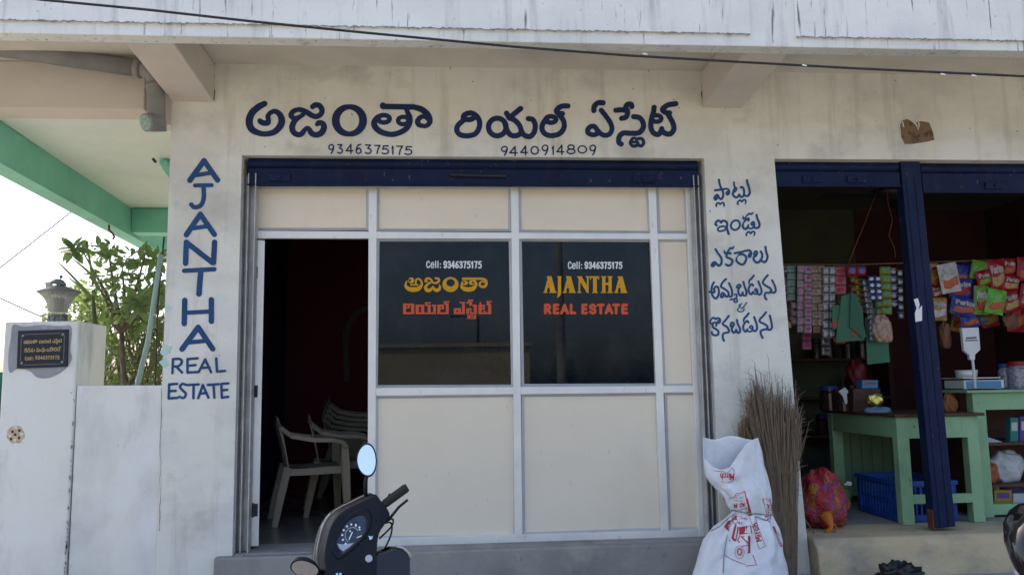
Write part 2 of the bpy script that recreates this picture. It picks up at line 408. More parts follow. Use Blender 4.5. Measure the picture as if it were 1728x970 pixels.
# unit glyphs drawn in a box (x0,y0,x1,y1)
def glyph(ink, ch, x0, y0, x1, y1, w, painted=False, slant=0):
    def t(p):
        yy = p[1]; return (x0+(x1-x0)*(p[0]+slant*(1-yy)), y0+(y1-y0)*yy)+tuple(p[2:])
    S = lambda *p, **k: ink.st(*[t(q) for q in p], w=w, **k)
    L = lambda *p: ink.ln(*[t(q) for q in p], w=w)
    if ch == '9': S((.88,.3),(.7,.52),(.35,.56),(.08,.4),(.15,.14),(.5,.0),(.85,.1),(.9,.35),(.72,.75),(.5,1))if painted else S((.92,.4),(.6,.6),(.2,.52),(.08,.3),(.25,.04),(.6,.0),(.9,.2),(.92,.55),(.78,.92),(.4,1),(.12,.86))
    elif ch == '3':
        if painted: L((.1,.04),(.85,.04),(.42,.42)); S((.42,.42),(.8,.52),(.95,.74),(.75,.96),(.35,1),(.05,.9))
        else: S((.1,.18),(.45,0),(.85,.12),(.82,.38),(.45,.48)); S((.45,.48),(.88,.58),(.9,.88),(.45,1),(.08,.84))
    elif ch == '4': L((.72,1),(.72,.0),(.02,.72),(1,.72))
    elif ch == '6': S((.85,.04),(.4,.15),(.1,.6),(.2,.93),(.55,1),(.9,.85),(.88,.58),(.55,.46),(.15,.62))
    elif ch == '7': L((.02,.04),(.95,.04)); S((.95,.04),(.6,.45),(.42,1))
    elif ch == '5': L((.92,.03),(.25,.03),(.15,.45)); S((.15,.45),(.6,.38),(.93,.6),(.85,.9),(.45,1),(.03,.92))
    elif ch == '1': L((.1,.28),(.6,.03),(.6,1))
    elif ch == '0': S(*[(.5+.48*math.cos(a*math.pi/6), .5+.48*math.sin(a*math.pi/6)) for a in range(12)], closed=True)
    elif ch == '8':
        S(*[(.5+.38*math.cos(a*math.pi/6), .25+.24*math.sin(a*math.pi/6)) for a in range(12)], closed=True)
        S(*[(.5+.48*math.cos(a*math.pi/6), .74+.26*math.sin(a*math.pi/6)) for a in range(12)], closed=True)
    elif ch == 'C': S((.92,.25),(.6,.0),(.15,.2),(.08,.65),(.35,1),(.75,.97),(.95,.75))
    elif ch == 'e': L((.1,.62),(.95,.62)); S((.95,.62),(.85,.30),(.4,.24),(.05,.6),(.2,.97),(.6,1.02),(.95,.88))
    elif ch == 'l': L((.5,0),(.5,1))
    elif ch == ':': L((.5,.42),(.5,.46)); L((.5,.95),(.5,.99))
    elif ch == 'E': L((.95,.0),(.1,.0),(.1,1),(.98,1)); L((.1,.48),(.85,.48))
    elif ch == 'R': L((.08,1),(.08,0)); S((.08,0),(.7,.02),(.92,.25),(.7,.5),(.08,.52)); L((.5,.52),(.98,1))
    elif ch == 'A': L((.0,1),(.5,0),(1,1)); L((.2,.68),(.8,.68))
    elif ch == 'L': L((.1,0),(.1,1),(.98,1))
    elif ch == 'T': L((0,0),(1,0)); L((.5,0),(.5,1))
    elif ch == 'S': S((.92,.2),(.6,.0),(.15,.12),(.15,.38),(.55,.5),(.9,.65),(.85,.92),(.45,1),(.05,.85))
    elif ch == 'M': L((.02,1),(.1,0),(.5,.7),(.9,0),(.98,1))
    elif ch == 'i': L((.5,.35),(.5,1)); L((.5,.05),(.5,.06))
    elif ch == 'r': L((.3,.35),(.3,1)); S((.3,.6),(.5,.38),(.85,.38))
    elif ch == 'c': S((.9,.5),(.55,.33),(.12,.55),(.15,.85),(.5,1),(.92,.85))
    elif ch == 'h': L((.15,0),(.15,1)); S((.15,.6),(.5,.36),(.85,.5),(.87,1))
    elif ch == 'K': L((.1,0),(.1,1)); L((.95,0),(.1,.55)); L((.3,.42),(.98,1))
    elif ch == 'H': L((.08,0),(.08,1)); L((.92,0),(.92,1)); L((.08,.5),(.92,.5))
    elif ch == 'U': S((.08,0),(.1,.7),(.5,1),(.9,.7),(.92,0))
    elif ch == 'P': L((.08,1),(.08,0)); S((.08,0),(.75,.03),(.9,.28),(.7,.52),(.08,.54))
    elif ch == 'a': S((.85,.5),(.5,.33),(.1,.6),(.25,.97),(.6,.95),(.85,.7)); L((.87,.36),(.87,1))
    elif ch == 's': S((.85,.45),(.5,.33),(.15,.48),(.5,.65),(.85,.82),(.5,1),(.1,.9))
    elif ch == 'o': S(*[(.5+.4*math.cos(a*math.pi/6), .67+.33*math.sin(a*math.pi/6)) for a in range(12)], closed=True)
    elif ch == 'y': L((.08,.35),(.5,.95)); L((.92,.35),(.3,1.3))
    elif ch == 'u': S((.1,.35),(.12,.85),(.45,1),(.85,.8)); L((.87,.35),(.87,1))
    elif ch == 'n': L((.15,.35),(.15,1)); S((.15,.6),(.5,.36),(.85,.5),(.87,1))
    elif ch == 't': L((.45,.05),(.45,.95),(.75,1)); L((.1,.35),(.85,.35))
def word(ink, txt, x0, y0, x1, y1, w, gap=.25, widths=None, painted=False, slant=0):
    wd = {'l': .4, 'i': .4, ':': .45, ' ': .6, '1': .8, 'r': .7, 'M': 1.2}
    ws = [wd.get(c, 1.0) for c in txt]; tot = sum(ws)+gap*(len(txt)-1); u = (x1-x0)/tot; x = x0
    for c, q in zip(txt, ws):
        if c != ' ': glyph(ink, c, x, y0, x+q*u, y1, w, painted, slant)
        x += (q+gap)*u
    return ink
def ink_title_one():
    k = Ink(400, 150, 4.8, 48)
    k.st((222,122,48),(170,150,54),(118,200,58),(98,268,60),(120,328,56),(180,360,46),(240,366,44),(305,348,50),(350,300,56),(362,255,56),(346,210,48),(312,184,40),(275,192,38),(250,222,40),(254,252,42),(248,276,46),(215,278,46),(190,266,46),(184,258,38))
    k.st((612,146,42),(632,132,44),(665,136,44),(688,170,44),(678,206,44),(642,226,44),(602,214,44),(560,188,44),(520,172,42),(490,170,38),(455,184,42),(437,214,44),(458,238,40),(500,232,36),(535,210,36))
    k.st((500,232,40),(466,262,46),(446,310,50),(458,352,46),(492,372,44),(522,366,44),(545,338,40),(568,318,36),(585,330,40),(604,360,48),(640,374,46),(682,358,50),(704,318,50),(695,284,46),(664,276,44),(648,288,36))
    k.st(*[(910+111*math.cos(a*math.pi/8), 257+110*math.sin(a*math.pi/8), 40+24*abs(math.cos(a*math.pi/8))) for a in range(16)], closed=True)
    k.ln((1182,136),(1182,142),w=50); k.ln((1182,144),(1430,148),w=46)
    k.st((1430,148,46),(1495,168,50),(1545,212,52),(1562,262,46),(1542,296,38),(1508,302,36),(1470,288,44),(1464,258,44),(1490,230,40),(1518,226,34),(1545,244,36))
    k.st((1368,160,36),(1382,192,40),(1398,232,46),(1396,278,48),(1368,325,46),(1310,358,44),(1245,370,44),(1170,352,48),(1122,314,50),(1112,272,50),(1138,232,44),(1180,212,34))
    k.el(1190, 244, 46, 30, 38); k.el(1346, 258, 42, 30, 36)
    d1 = [('9',88,215,88,270),('3',250,370,85,268),('4',410,555,85,270),('6',585,712,78,272),('3',755,895,90,272),('7',930,1058,98,272),('5',1060,1210,108,278),('1',1245,1295,110,282),('7',1330,1470,112,290),('5',1480,1635,122,292)]
    k2 = Ink(545, 235, 10.8, 24)
    for c, a, b, y0, y1 in d1: glyph(k2, c, a+12, y0+12, b-12, y1-12, 25, True)
    return k, k2
def ink_title_two():
    k = Ink(740, 150, 4.114, 37)
    k.st((170,222),(136,254),(127,290),(152,320),(205,327),(256,312),(282,270),(284,226),(264,190),(232,170),(200,172),(176,186),(174,204),(196,214),(228,212),(250,198))
    k.el(408, 266, 61, 61); k.st((462,245),(478,292),(505,323),(545,325),(572,308)); k.st((490,203),(530,220),(562,255),(578,300),(602,326),(638,330),(664,300),(671,252),(655,216),(624,208)); k.ln((570,138),(494,200)); k.ln((472,170),(488,196))
    k.el(780, 214, 36, 22, 33); k.st((752,208),(728,236),(718,276),(738,312),(785,326),(840,312),(870,274),(870,230),(850,194),(828,166)); k.st((898,120),(856,122),(822,146),(826,168),(860,174))
    k.st((1078,152),(1082,122),(1108,98),(1142,98)); k.st((1130,150),(1160,188),(1192,235),(1204,276),(1190,312),(1155,324),(1124,310),(1100,284),(1082,262),(1055,264),(1036,285),(1040,308),(1072,320),(1102,312),(1112,296), w=35)
    k.st((1232,150),(1270,147),(1312,152)); k.st((1342,124),(1336,108),(1312,110),(1300,132),(1312,165),(1302,196),(1272,206)); k.st((1355,194),(1396,202),(1420,236),(1420,274),(1390,306),(1335,310),(1284,308),(1256,332),(1252,370),(1268,384))
    k.el(1358, 356, 18, 14, 20); k.st((1342,352),(1332,376),(1350,398),(1378,392),(1384,376), w=23); k.st((1380,390),(1408,396),(1425,374),(1412,348),(1388,346), w=23)
    k.st((1497,130),(1492,165),(1480,205),(1474,262),(1490,304),(1524,318),(1547,292),(1550,278)); k.el(1514, 207, 33, 22, 32); k.st((1549,286),(1570,308),(1608,314),(1634,282),(1626,236),(1602,192),(1592,172)); k.st((1648,104),(1592,114),(1556,144),(1574,164),(1604,168))
    d2 = [('9',65,195,110,278),('4',205,350,110,280),('4',385,520,105,272),('0',555,700,110,260),('9',735,865,90,268),('1',905,955,105,262),('4',980,1118,90,262),('8',1148,1305,85,250),('0',1330,1495,98,242),('9',1520,1650,90,268)]
    k2 = Ink(838, 235, 9.763, 22)
    for c, a, b, y0, y1 in d2: glyph(k2, c, a+11, y0+11, b-11, y1-11, 23, True)
    return k, k2
def ink_left_column():
    k = Ink(260, 250, 2.2045, 20.5)
    k.ln((186,47),(133,120)); k.ln((186,47),(236,119),w=20); k.ln((156,101),(206,93),w=16)
    k.ln((152,139),(214,138),w=15); k.st((184,140),(184,188),(172,214),(150,220),(138,210),w=17)
    k.ln((172,246),(120,322)); k.ln((172,246),(224,321),w=20); k.ln((146,298),(202,290),w=16)
    k.ln((120,350),(117,428)); k.ln((122,352),(217,426),w=20); k.ln((225,350),(221,426))
    k.ln((112,456),(224,450),w=17); k.st((174,456),(170,500),(167,542),w=21)
    k.ln((114,566),(112,652)); k.ln((213,564),(213,644)); k.ln((116,612),(212,607),w=16)
    k.ln((164,666),(104,747)); k.ln((164,666),(218,746),w=20); k.ln((130,722),(194,716),w=16)
    w = 9.5
    k.ln((70,785),(68,836),w=w); k.st((70,784),(96,784),(103,796),(92,809),(72,812),w=w); k.ln((82,812),(104,834),w=w)
    k.ln((124,786),(124,834),w=w); k.ln((124,784),(162,781),w=w); k.ln((124,809),(154,806),w=w); k.ln((124,834),(162,832),w=w)
    k.ln((190,785),(166,832),w=w); k.ln((190,785),(212,833),w=w); k.ln((174,817),(206,815),w=w)
    k.ln((231,782),(234,830),(264,828),w=w)
    k.ln((56,878),(54,930),w=w); k.ln((56,878),(86,876),w=w); k.ln((56,903),(80,902),w=w); k.ln((54,930),(86,928),w=w)
    k.st((120,880),(106,876),(96,887),(106,900),(118,913),(110,928),(93,924),w=w)
    k.ln((126,880),(166,878),w=w); k.ln((147,880),(146,929),w=w)
    k.ln((181,880),(164,929),w=w); k.ln((181,880),(202,927),w=w); k.ln((171,912),(195,910),w=w)
    k.ln((200,880),(240,877),w=w); k.ln((221,880),(224,927),w=w)
    k.ln((250,877),(252,927),w=w); k.ln((250,876),(276,874),w=w); k.ln((251,900),(272,898),w=w); k.ln((252,927),(276,924),w=w)
    return k
def ink_right_column():
    A = Ink(1195, 295, 16.17, 62)      # plots
    A.st((298,140),(310,230),(345,340),(400,450),(412,540),(395,620),(355,665),(310,640),(275,580),(245,550),(200,580),(172,630),(190,675),(220,668),(255,610))
    A.ln((188,425),(390,400)); A.st((390,400),(470,385),(540,395),(575,450),(560,520),(520,540),(500,500),(530,462),w=56)
    A.st((225,860),(218,830),(245,780),(290,765),(330,805),(370,765),(415,765),(435,810),(432,870,30),w=48)
    A.st((708,205),(710,290),(735,345),(775,370),(765,420),(725,465),(690,460),(695,420),(725,375),w=52); A.st((690,460),(675,530),(710,590),(775,620),(815,590),(845,530,36)); A.st((845,540),(885,600),(935,600),(970,560),(985,480),(970,400),(935,340),(885,345)); A.st((975,550),(1050,580),(1110,550),(1138,470),(1110,330),(1075,220),(1060,150)); 
    A.st((820,805),(800,770),(830,720),(880,690),(920,735),(960,690),(1010,685),(1030,730),(1015,800,30),w=48)
    B = Ink(1195, 350, 17.28, 66)      # houses
    B.st((250,525),(215,500),(235,430),(290,385),(340,400),(380,440),(420,395),(480,390),(545,440),(555,530),(545,600),(600,770,70)); B.st((530,570),(440,550),(340,570),(280,630),(310,685),(400,690),(490,650),(535,590),w=56)
    B.st(*[(797+130*math.cos(a*math.pi/6)+20*math.sin(a*math.pi/6)*-1, 517+140*math.sin(a*math.pi/6)) for a in range(12)], closed=True, w=60)
    B.st((1315,150,30),(1270,190,60),(1190,190,60),(1120,250,44),(1080,310,50),(1030,330,56),(1020,260,36)); B.st((1175,385),(1190,340),(1160,325),(1090,370),(1035,450,44),(1010,540),(1040,610),(1105,630),(1150,570),(1180,500,40)); B.st((1160,570),(1200,610),(1260,620),(1310,590),(1350,520),(1340,440),(1310,420),(1265,450),(1265,500),(1300,510),(1320,470),w=52); B.st((1320,570),(1390,600),(1460,590),(1500,520),(1480,420),(1430,310),(1415,220))
    B.st((1120,820),(1110,780),(1150,730),(1200,710),(1240,760),(1290,710),(1340,710),(1360,760),(1335,825,30),w=50)
    C = Ink(1190, 408, 15.026, 58)     # acres
    C.st((265,190),(310,270),(370,350),(415,430),(415,530),(380,590),(340,605),(290,560),(240,515),(190,545),(165,600),(200,620),(240,575))
    C.st((735,110,26),(700,160,56),(640,165,56),(590,220,46),(560,280,56),(500,280),(480,220,30)); C.st((640,295),(590,285),(545,330),(550,390),(620,420),(690,470),(680,540),(640,590),(580,600),(525,575)); C.ln((545,280),(640,285))
    C.ln((750,290),(950,250)); C.st((950,250),(1050,222),(1130,220),(1165,280),(1150,360),(1120,385),(1108,340),(1130,300)); C.st((870,320),(960,320),(1030,370),(1040,450),(990,550),(930,575),(850,540),(795,480),(800,410,34),(850,330,24))
    C.st((1270,350),(1240,310),(1260,260),(1300,245),(1315,290),(1290,350),(1235,390),(1230,440),(1270,505),(1340,525),(1400,470),(1440,400),(1445,310),(1410,245)); C.st((1410,470),(1460,500),(1520,510),(1570,440),(1580,360),(1545,250),(1530,130))
    D = Ink(1190, 460, 12.93, 46)
    D.st((190,210),(155,280),(140,370),(150,470),(190,540),(240,560),(285,500),(300,410),(280,320),(235,305),(195,350),(205,420),(150,430),(95,415))
    D.st((455,140),(390,200),(350,270),(350,310),(430,360),(500,420),(510,490),(470,525),(420,470),(380,440),(345,490),(350,530),(385,530),(410,480)); D.st((500,510),(570,520),(590,440),(570,340),(520,230))
    D.st((640,480),(680,470),(690,520),(655,565),(545,590),w=36); D.st((655,565),(700,590),(690,640),(640,640),(635,600),w=34)
    D.st((690,320),(720,270),(770,270),(765,310),(735,330),(700,320)); D.st((740,330),(720,400),(740,470),(785,500),(820,430)); D.st((820,430),(830,490),(890,490),(900,410),(860,300),(835,200))
    D.st((1060,65),(1010,130),(970,170),(955,240,30)); D.st((1045,285),(1030,255),(985,270),(950,350),(960,430),(1010,470),(1045,420)); D.st((1045,430),(1080,460),(1130,460),(1145,400),(1110,350),(1085,385),(1110,410),w=40); D.st((1140,450),(1190,480),(1230,420),(1210,320),(1160,190))
    D.st((1368,55),(1310,120),(1265,190),(1270,240),(1350,300),(1430,350),(1440,410),(1400,440),(1320,440),(1300,500),(1315,560),(1340,580)); D.st((1420,420),(1500,435),(1540,390),(1520,290),(1460,165))
    D.st((800,675),(735,715),(770,735),(730,770),(705,820),(760,850),(830,835),(850,780),w=26); D.st((910,650),(850,730),(785,790),w=26)
    Eo = Ink(1190, 520, 13.824, 50)
    Eo.st((270,250),(220,240),(190,215),(140,260),(115,320),(150,370),(190,340),(240,330),(265,380),(250,410),w=44); Eo.st((225,245),(290,225),(345,250),(350,310),(310,350),(290,310),(320,280),w=40); Eo.st((175,370),(180,440),(260,490),(310,540),(300,610),(230,630),(165,600),(155,550))
    Eo.st((550,180),(490,260),(420,340),(420,380),(500,430),(550,500),(540,560),(440,580),(410,640),(420,720),(440,755))
    Eo.st((595,420),(600,360),(640,330),(670,370),(650,410),(600,405)); Eo.st((640,430),(620,500),(650,560),(690,560),(725,500)); Eo.st((725,510),(760,570),(810,550),(810,470),(760,360),(742,270))
    Eo.st((1015,120),(960,190),(910,240),(895,310,30)); Eo.st((1010,330),(985,295),(930,330),(890,420),(900,500),(945,545),(985,490)); Eo.st((980,500),(1010,540),(1070,540),(1110,480),(1100,420),(1060,410),(1040,450),(1075,470),w=40); Eo.st((1110,510),(1165,530),(1210,480),(1200,370),(1145,205))
    Eo.st((1420,95),(1340,190),(1275,260),(1285,320),(1370,360),(1450,420),(1440,480),(1360,500),(1300,530),(1300,600),(1340,690)); Eo.st((1440,490),(1520,500),(1560,430),(1540,300),(1510,170))
    return [A, B, C, D, Eo]
def ink_yellow_telugu():
    k = Ink(675, 455, 10.8, 36)
    k.st((128,205,20),(104,250,34),(112,310,52),(170,352,80),(250,362,88),(335,348,76),(388,290,48),(396,232,38),(365,180,36),(320,168,34),(290,196,36),(288,240,34))
    k.disc(205, 196, 56, 55); k.disc(177, 192, 22, cut=True); k.rect(185, 262, 335, 290)
    k.st((458,215,28),(480,172,48),(525,158,38),(570,185,36),(600,232,36),(655,242,40),(708,210,42),(700,165,40),(645,155,34)); k.rect(446, 205, 515, 228)
    k.st((560,232,36),(500,268,44),(465,320,56),(490,370,66),(535,378,64),(572,350,50),(600,300,20)); k.st((600,300,20),(622,350,50),(665,376,66),(712,355,60),(728,310,38),(714,270,16))
    k.disc(920, 270, 148, 137); k.disc(922, 238, 78, 68, cut=True)
    k.rect(1130, 143, 1495, 186); k.st((1490,165,42),(1556,188,48),(1576,245,46),(1552,298,52),(1502,312,48),(1452,285,40),(1460,238,36),(1502,214,30),(1540,232,26))
    k.st((1122,255,26),(1125,312,52),(1185,352,82),(1260,360,84),(1335,342,76),(1380,290,50),(1386,240,40),(1355,195,36))
    k.disc(1178, 240, 62, 42); k.disc(1164, 238, 19, cut=True); k.disc(1308, 236, 56, 44); k.disc(1328, 237, 19, cut=True)
    return k
def ink_orange_telugu():
    k = Ink(675, 500, 10.8, 30); r = k.rect
    r(55,130,260,322); r(112,163,140,190,True); r(178,160,200,216,True); r(112,215,202,290,True)
    r(285,150,440,322); r(345,185,385,290,True); r(455,105,560,130); r(455,128,490,165); k.ln((480,160),(530,165)); r(505,150,560,322); r(440,292,650,322); r(605,150,655,322); r(580,150,612,180)
    r(680,150,888,322); r(735,236,835,290,True); r(735,185,760,212,True); r(802,150,835,236,True); r(800,85,905,106); r(800,85,842,152); r(840,120,886,150)
    r(980,215,1110,322); r(1030,245,1058,290,True); r(1130,100,1182,322); r(1085,100,1135,126); r(1100,292,1180,322)
    r(1205,102,1292,130); r(1240,58,1335,86); r(1240,58,1290,112); r(1262,100,1315,168); r(1210,215,1300,322); r(1262,244,1280,322,True); r(1345,150,1400,322); r(1322,150,1350,182); r(1290,292,1400,322)
    r(1228,335,1388,410); r(1285,350,1310,366,True); r(1268,380,1340,394,True); r(1330,335,1345,372,True)
    r(1430,150,1545,242); r(1490,180,1512,212,True); r(1430,150,1485,322); r(1450,100,1480,152); r(1430,292,1660,322); r(1520,262,1560,322); r(1605,150,1662,322); r(1578,80,1672,106); r(1578,80,1622,165); r(1615,120,1650,150)
    return k
def ink_serif_name():
    k = Ink(910, 430, 8.819, 28); r = k.rect
    for dx in (0, 288, 1055):
        k.poly((110+dx,318),(184+dx,318),(248+dx,565),(166+dx,565),(128+dx,372)); k.poly((118+dx,370),(150+dx,380),(108+dx,562),(72+dx,562)); r(100+dx,462,190+dx,488); r(62+dx,550,122+dx,566); r(150+dx,550,256+dx,566)
    r(265,318,332,334); r(278,318,326,560); k.poly((278,540),(326,540),(322,590),(302,618),(262,640),(272,606))
    r(584,330,610,560); r(568,550,624,566); k.poly((558,318),(630,318),(735,500),(735,572),(705,562),(586,356)); r(708,318,735,566); r(690,318,752,334)
    r(752,318,892,344); r(752,340,770,368); r(874,340,892,368); r(800,318,856,562); r(785,550,870,566)
    r(936,318,984,566); r(1030,318,1078,566); r(936,415,1078,448); r(920,318,996,334); r(918,550,996,566); r(1015,318,1092,334); r(1015,550,1096,566)
    return k

def quad(mb, x0, y0, x1, y1, Y, d, inset=0):
    """rectangle seen at these photo edges, lying on plane Y and d deep"""
    return mb.prism([P(x0, y0, Y), P(x1, y0, Y), P(x1, y1, Y), P(x0, y1, Y)], (0, d, 0))
def quad4(mb, pts, Y, d):
    return mb.prism([P(x, y, Y) for x, y in pts], (0, d, 0))

# =================================================================== ground
g = MB(); g.box(-400, 400, -400, 400, -.5, 0)
setp(g.build('ground', M_ground), kind='structure')
g = MB(); g.prism([(-1.9, -.02, 0), (-1.9, -1.1, 0), (-1.9, -1.1, .17), (-1.9, -.02, .22)], (8.2, 0, 0))
setp(g.build('apron_pavement', M_concrete, bevel=.02), kind='structure')

# =================================================================== the shop building
FL = .455            # inside floor level
XL, XO0, XO1, XP0, XP1, XR = -1.845, -1.375, 1.815, 2.33, 2.40, 6.2
ZT, ZC, YB = 3.065, 3.705, .16
shop = thing('shop_building', 'white plastered shop block with hand painted lettering, two bays and a streaked balcony parapet', 'building', (2.2, 0, 0))
wm = MB()
def wprism(pts): wm.prism([(x, 0, z) for x, z in pts], (0, YB, 0))
wprism([(XL, ZT), (XR, ZT), (XR, ZC), (XL, ZC)])
wprism([(XL, 0), (XO0, 0), (XO0, ZT), (XL, ZT)])
wprism([(XR-.6, 0), (XR, 0), (XR, ZT), (XR-.6, ZT)])
wall = wm.build('front_wall', M_wall, shop)
pm = MB(); pm.prism([(XO1, 0, 0), (2.43, 0, 0), (2.39, 0, .8), (2.325, 0, ZT), (XO1, 0, ZT)], (0, YB, 0))
pm.build('pillar', M_wall, shop)
pm = MB(); pm.prism([(XL-.0, -.003, 0), (XO0, -.003, 0), (XO0, -.003, 2.95), (XL, -.003, 2.95)], (0, .002, 0))
# plinths
pm = MB(); pm.box(XO0-.1, XO1+.02, -.06, .02, .1, .448); pm.box(XO0, XO1, .02, .3, .1, .455)
pm.build('door_sill', M_concrete, shop, bevel=.012)
pm = MB(); pm.prism([(XO1+.52, -.13, .1), (XR, -.16, .1), (XR, -.13, .43), (XO1+.56, -.10, .43)], (0, .09, 0)); 
pm = MB(); pm.prism([(0, -.17, .1), (0, -.12, .40), (0, -.06, .452), (0, .4, .455), (0, .4, .1)], (XR-2.42, 0, 0)); pm.v = [v+Vector((2.42, 0, 0)) for v in pm.v]
pm.build('front_step', M_step, shop, bevel=.015)
# smear of cement at the foot of the left pillar
pm = MB(); pm.prism([P(362, 972, -.012), P(370, 950, -.012), P(392, 938, -.012), P(410, 934, -.012), P(412, 980, -.012), P(362, 990, -.012)], (0, .012, 0))
pm.build('cement_patch', M_concrete, shop)
# slab above and soffit lip
pm = MB(); pm.box(-5.5, XL, -.86, .3, ZC, ZC+.12); pm.box(XL, XR, -.86, 3.4, ZC, ZC+.12); pm.build('balcony_slab', M_soffit, shop)
pm = MB(); pm.box(-5.5, XR, -.97, -.862, 3.474, 4.7)
par = pm.build('parapet', M_panel, shop, bevel=.006)
def ragged(x0, x1, zb, zt, name):
    random.seed(len(name)+int(x0*10)); n = max(6, int((x1-x0)/.014)); top = []; 
    pts = [(x0, zt), (x0, zb(x0))]
    for i in range(1, n):
        x = x0+(x1-x0)*i/n; pts.append((x, zb(x)+random.choice((0, 0, 0, -.002, -.005, .002))))
    pts += [(x1, zb(x1)), (x1, zt)]
    m = MB(); m.prism([(x, -.984, z) for x, z in pts], (0, .013, 0))
    pn = m.build(name, M_panel, par)
    e = MB()
    lo = [(x, -.9855, z) for x, z in pts[1:-1]]
    random.seed(5)
    rs = [random.choice((.002, .003, .003, .004, .006)) for _ in lo]
    e.tube(lo, rs, 5); e.build('plaster_edge', mat('grey_mortar', (.26, .26, .26), .9, var=.3, scale=30), par)
zl = lambda x: 3.474+.078
ragged(-5.4, P(1266, 40, -.985).x, lambda x: P(864, 33+ (25/1265)*864, -.985).z+.0*x, 4.68, 'parapet_panel')
ragged(P(1343, 40, -.985).x, XR-.1, lambda x: P(1500, 65, -.985).z, 4.68, 'parapet_panel')
# cantilever beams
def beam(xa, xb):
    m = MB(); z0 = 3.43; z1 = 3.494
    m.prism([(xa, .05, z0), (xa, -.866, z1), (xa, -.866, ZC-.003), (xa, .05, ZC-.003)], (xb-xa, 0, 0))
    m.build('cantilever_beam', M_beam, shop, bevel=.008)
beam(XL+.002, -1.568); beam(1.82, 2.10)
m = MB(); m.box(-5.4, -2.025, 0, .22, 3.375, ZC-.002); m.build('lintel_beam', M_beam, shop, bevel=.008)
m = MB(); m.box(-2.024, XL-.001, .09, .22, 3.30, ZC-.002); m.build('beam_stub', M_beam, shop)
# broken plaster hole above the right shop
hole = [(1519,207),(1524,203),(1531,201),(1538,205),(1546,209),(1549,205),(1556,205),(1568,207),(1574,222),(1577,236),(1566,239),(1540,243),(1527,243),(1521,230)]
m = MB(); m.prism([P(x, y, -.004) for x, y in hole], (0, .003, 0)); hb = m.build('broken_plaster', layered('exposed_brick', (.20, .13, .08), [((.06, .04, .03), (14, 14, 14), .5, .65, .9, 4), ((.30, .24, .17), (9, 9, 9), .52, .7, .7, 4)], bump=.8), shop)
m = MB(); rim = [P(x, y, -.005) for x, y in [(1519,225),(1518,212),(1521,204),(1523,206),(1525,215)]]; m.tube(rim, .004, 5); m.build('plaster_chip', M_pillar, hb); m = MB()
m.tube([P(x, y, -.005) for x, y in [(1540,205),(1547,212),(1549,219),(1551,212),(1550,206)]], .0045, 5)
m.build('plaster_chip', M_pillar, hb)
# lettering painted on the wall
l1, d1 = ink_title_one(); l2, d2 = ink_title_two()
pl = on_plane(-.003)
for k in (l1, l2, d1, d2): ink_mesh(k, 'painted_letters', M_navy, shop, pl, .45, .12)
ink_mesh(ink_left_column(), 'painted_letters', M_navy2, shop, pl, .4, .12)
for k in ink_right_column(): ink_mesh(k, 'painted_letters', M_navy2, shop, pl, .3, .06)
# cracks and drips in the corners
m = MB()
m.tube([P(361.5, y, -.004)+Vector((random.uniform(-.004, .004), 0, 0)) for y in range(104, 173, 5)], [random.choice((.0015, .003, .005)) for _ in range(104, 173, 5)], 5)
m.build('corner_crack', mat('rusty_crack', (.06, .035, .02), .9, var=.4), shop); m = MB()
m.tube([P(1184.5, y, -.004)+Vector((random.uniform(-.003, .003), 0, 0)) for y in range(132, 172, 4)], [random.choice((.0015, .003, .006)) for _ in range(132, 172, 4)], 5)
m.build('corner_crack', mat('rusty_crack', (.06, .035, .02), .9, var=.4), shop)
m = MB(); random.seed(4)
cr = [P(273+(-1.5 if y > 700 else 0)-max(0, (y-690))*.012+random.uniform(-1.2, 1.2), y, -.004) for y in range(655, 900, 8)]
m.tube(cr, [random.choice((.0008, .0012, .002)) for _ in cr], 4); m.build('wall_crack', mat('crack_grey', (.2, .19, .18), .9, var=0), shop)

# rooms
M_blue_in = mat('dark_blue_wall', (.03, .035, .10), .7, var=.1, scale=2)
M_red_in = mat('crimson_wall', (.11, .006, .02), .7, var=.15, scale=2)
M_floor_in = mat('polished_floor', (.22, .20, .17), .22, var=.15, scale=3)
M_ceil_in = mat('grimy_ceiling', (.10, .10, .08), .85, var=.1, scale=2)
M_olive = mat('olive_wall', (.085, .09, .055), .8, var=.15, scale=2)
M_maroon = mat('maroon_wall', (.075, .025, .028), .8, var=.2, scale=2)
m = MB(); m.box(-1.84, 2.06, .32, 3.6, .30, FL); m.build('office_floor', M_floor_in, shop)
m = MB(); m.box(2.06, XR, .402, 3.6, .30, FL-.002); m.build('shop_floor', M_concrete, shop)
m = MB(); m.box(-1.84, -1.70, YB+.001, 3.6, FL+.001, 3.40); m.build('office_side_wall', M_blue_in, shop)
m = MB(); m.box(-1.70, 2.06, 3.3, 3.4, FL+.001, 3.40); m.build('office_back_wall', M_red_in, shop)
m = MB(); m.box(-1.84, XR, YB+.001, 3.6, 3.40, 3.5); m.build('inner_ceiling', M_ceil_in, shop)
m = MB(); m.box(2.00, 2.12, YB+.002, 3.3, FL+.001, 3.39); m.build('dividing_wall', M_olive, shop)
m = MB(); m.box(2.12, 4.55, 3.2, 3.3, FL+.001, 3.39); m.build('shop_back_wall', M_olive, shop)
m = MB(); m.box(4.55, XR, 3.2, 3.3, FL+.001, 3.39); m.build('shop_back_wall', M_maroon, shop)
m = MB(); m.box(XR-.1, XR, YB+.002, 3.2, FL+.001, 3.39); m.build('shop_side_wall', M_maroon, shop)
# pale arched surround on the office back wall
arch = Ink(0, 0, 1, 9)
arch.ln((585,640),(583,560)); arch.st((583,575),(590,545),(606,526),(626,518)); 
ink_mesh(arch, 'arch_trim', mat('dim_trim', (.10, .09, .10), .7, var=.1), shop, on_plane(3.29), .8)

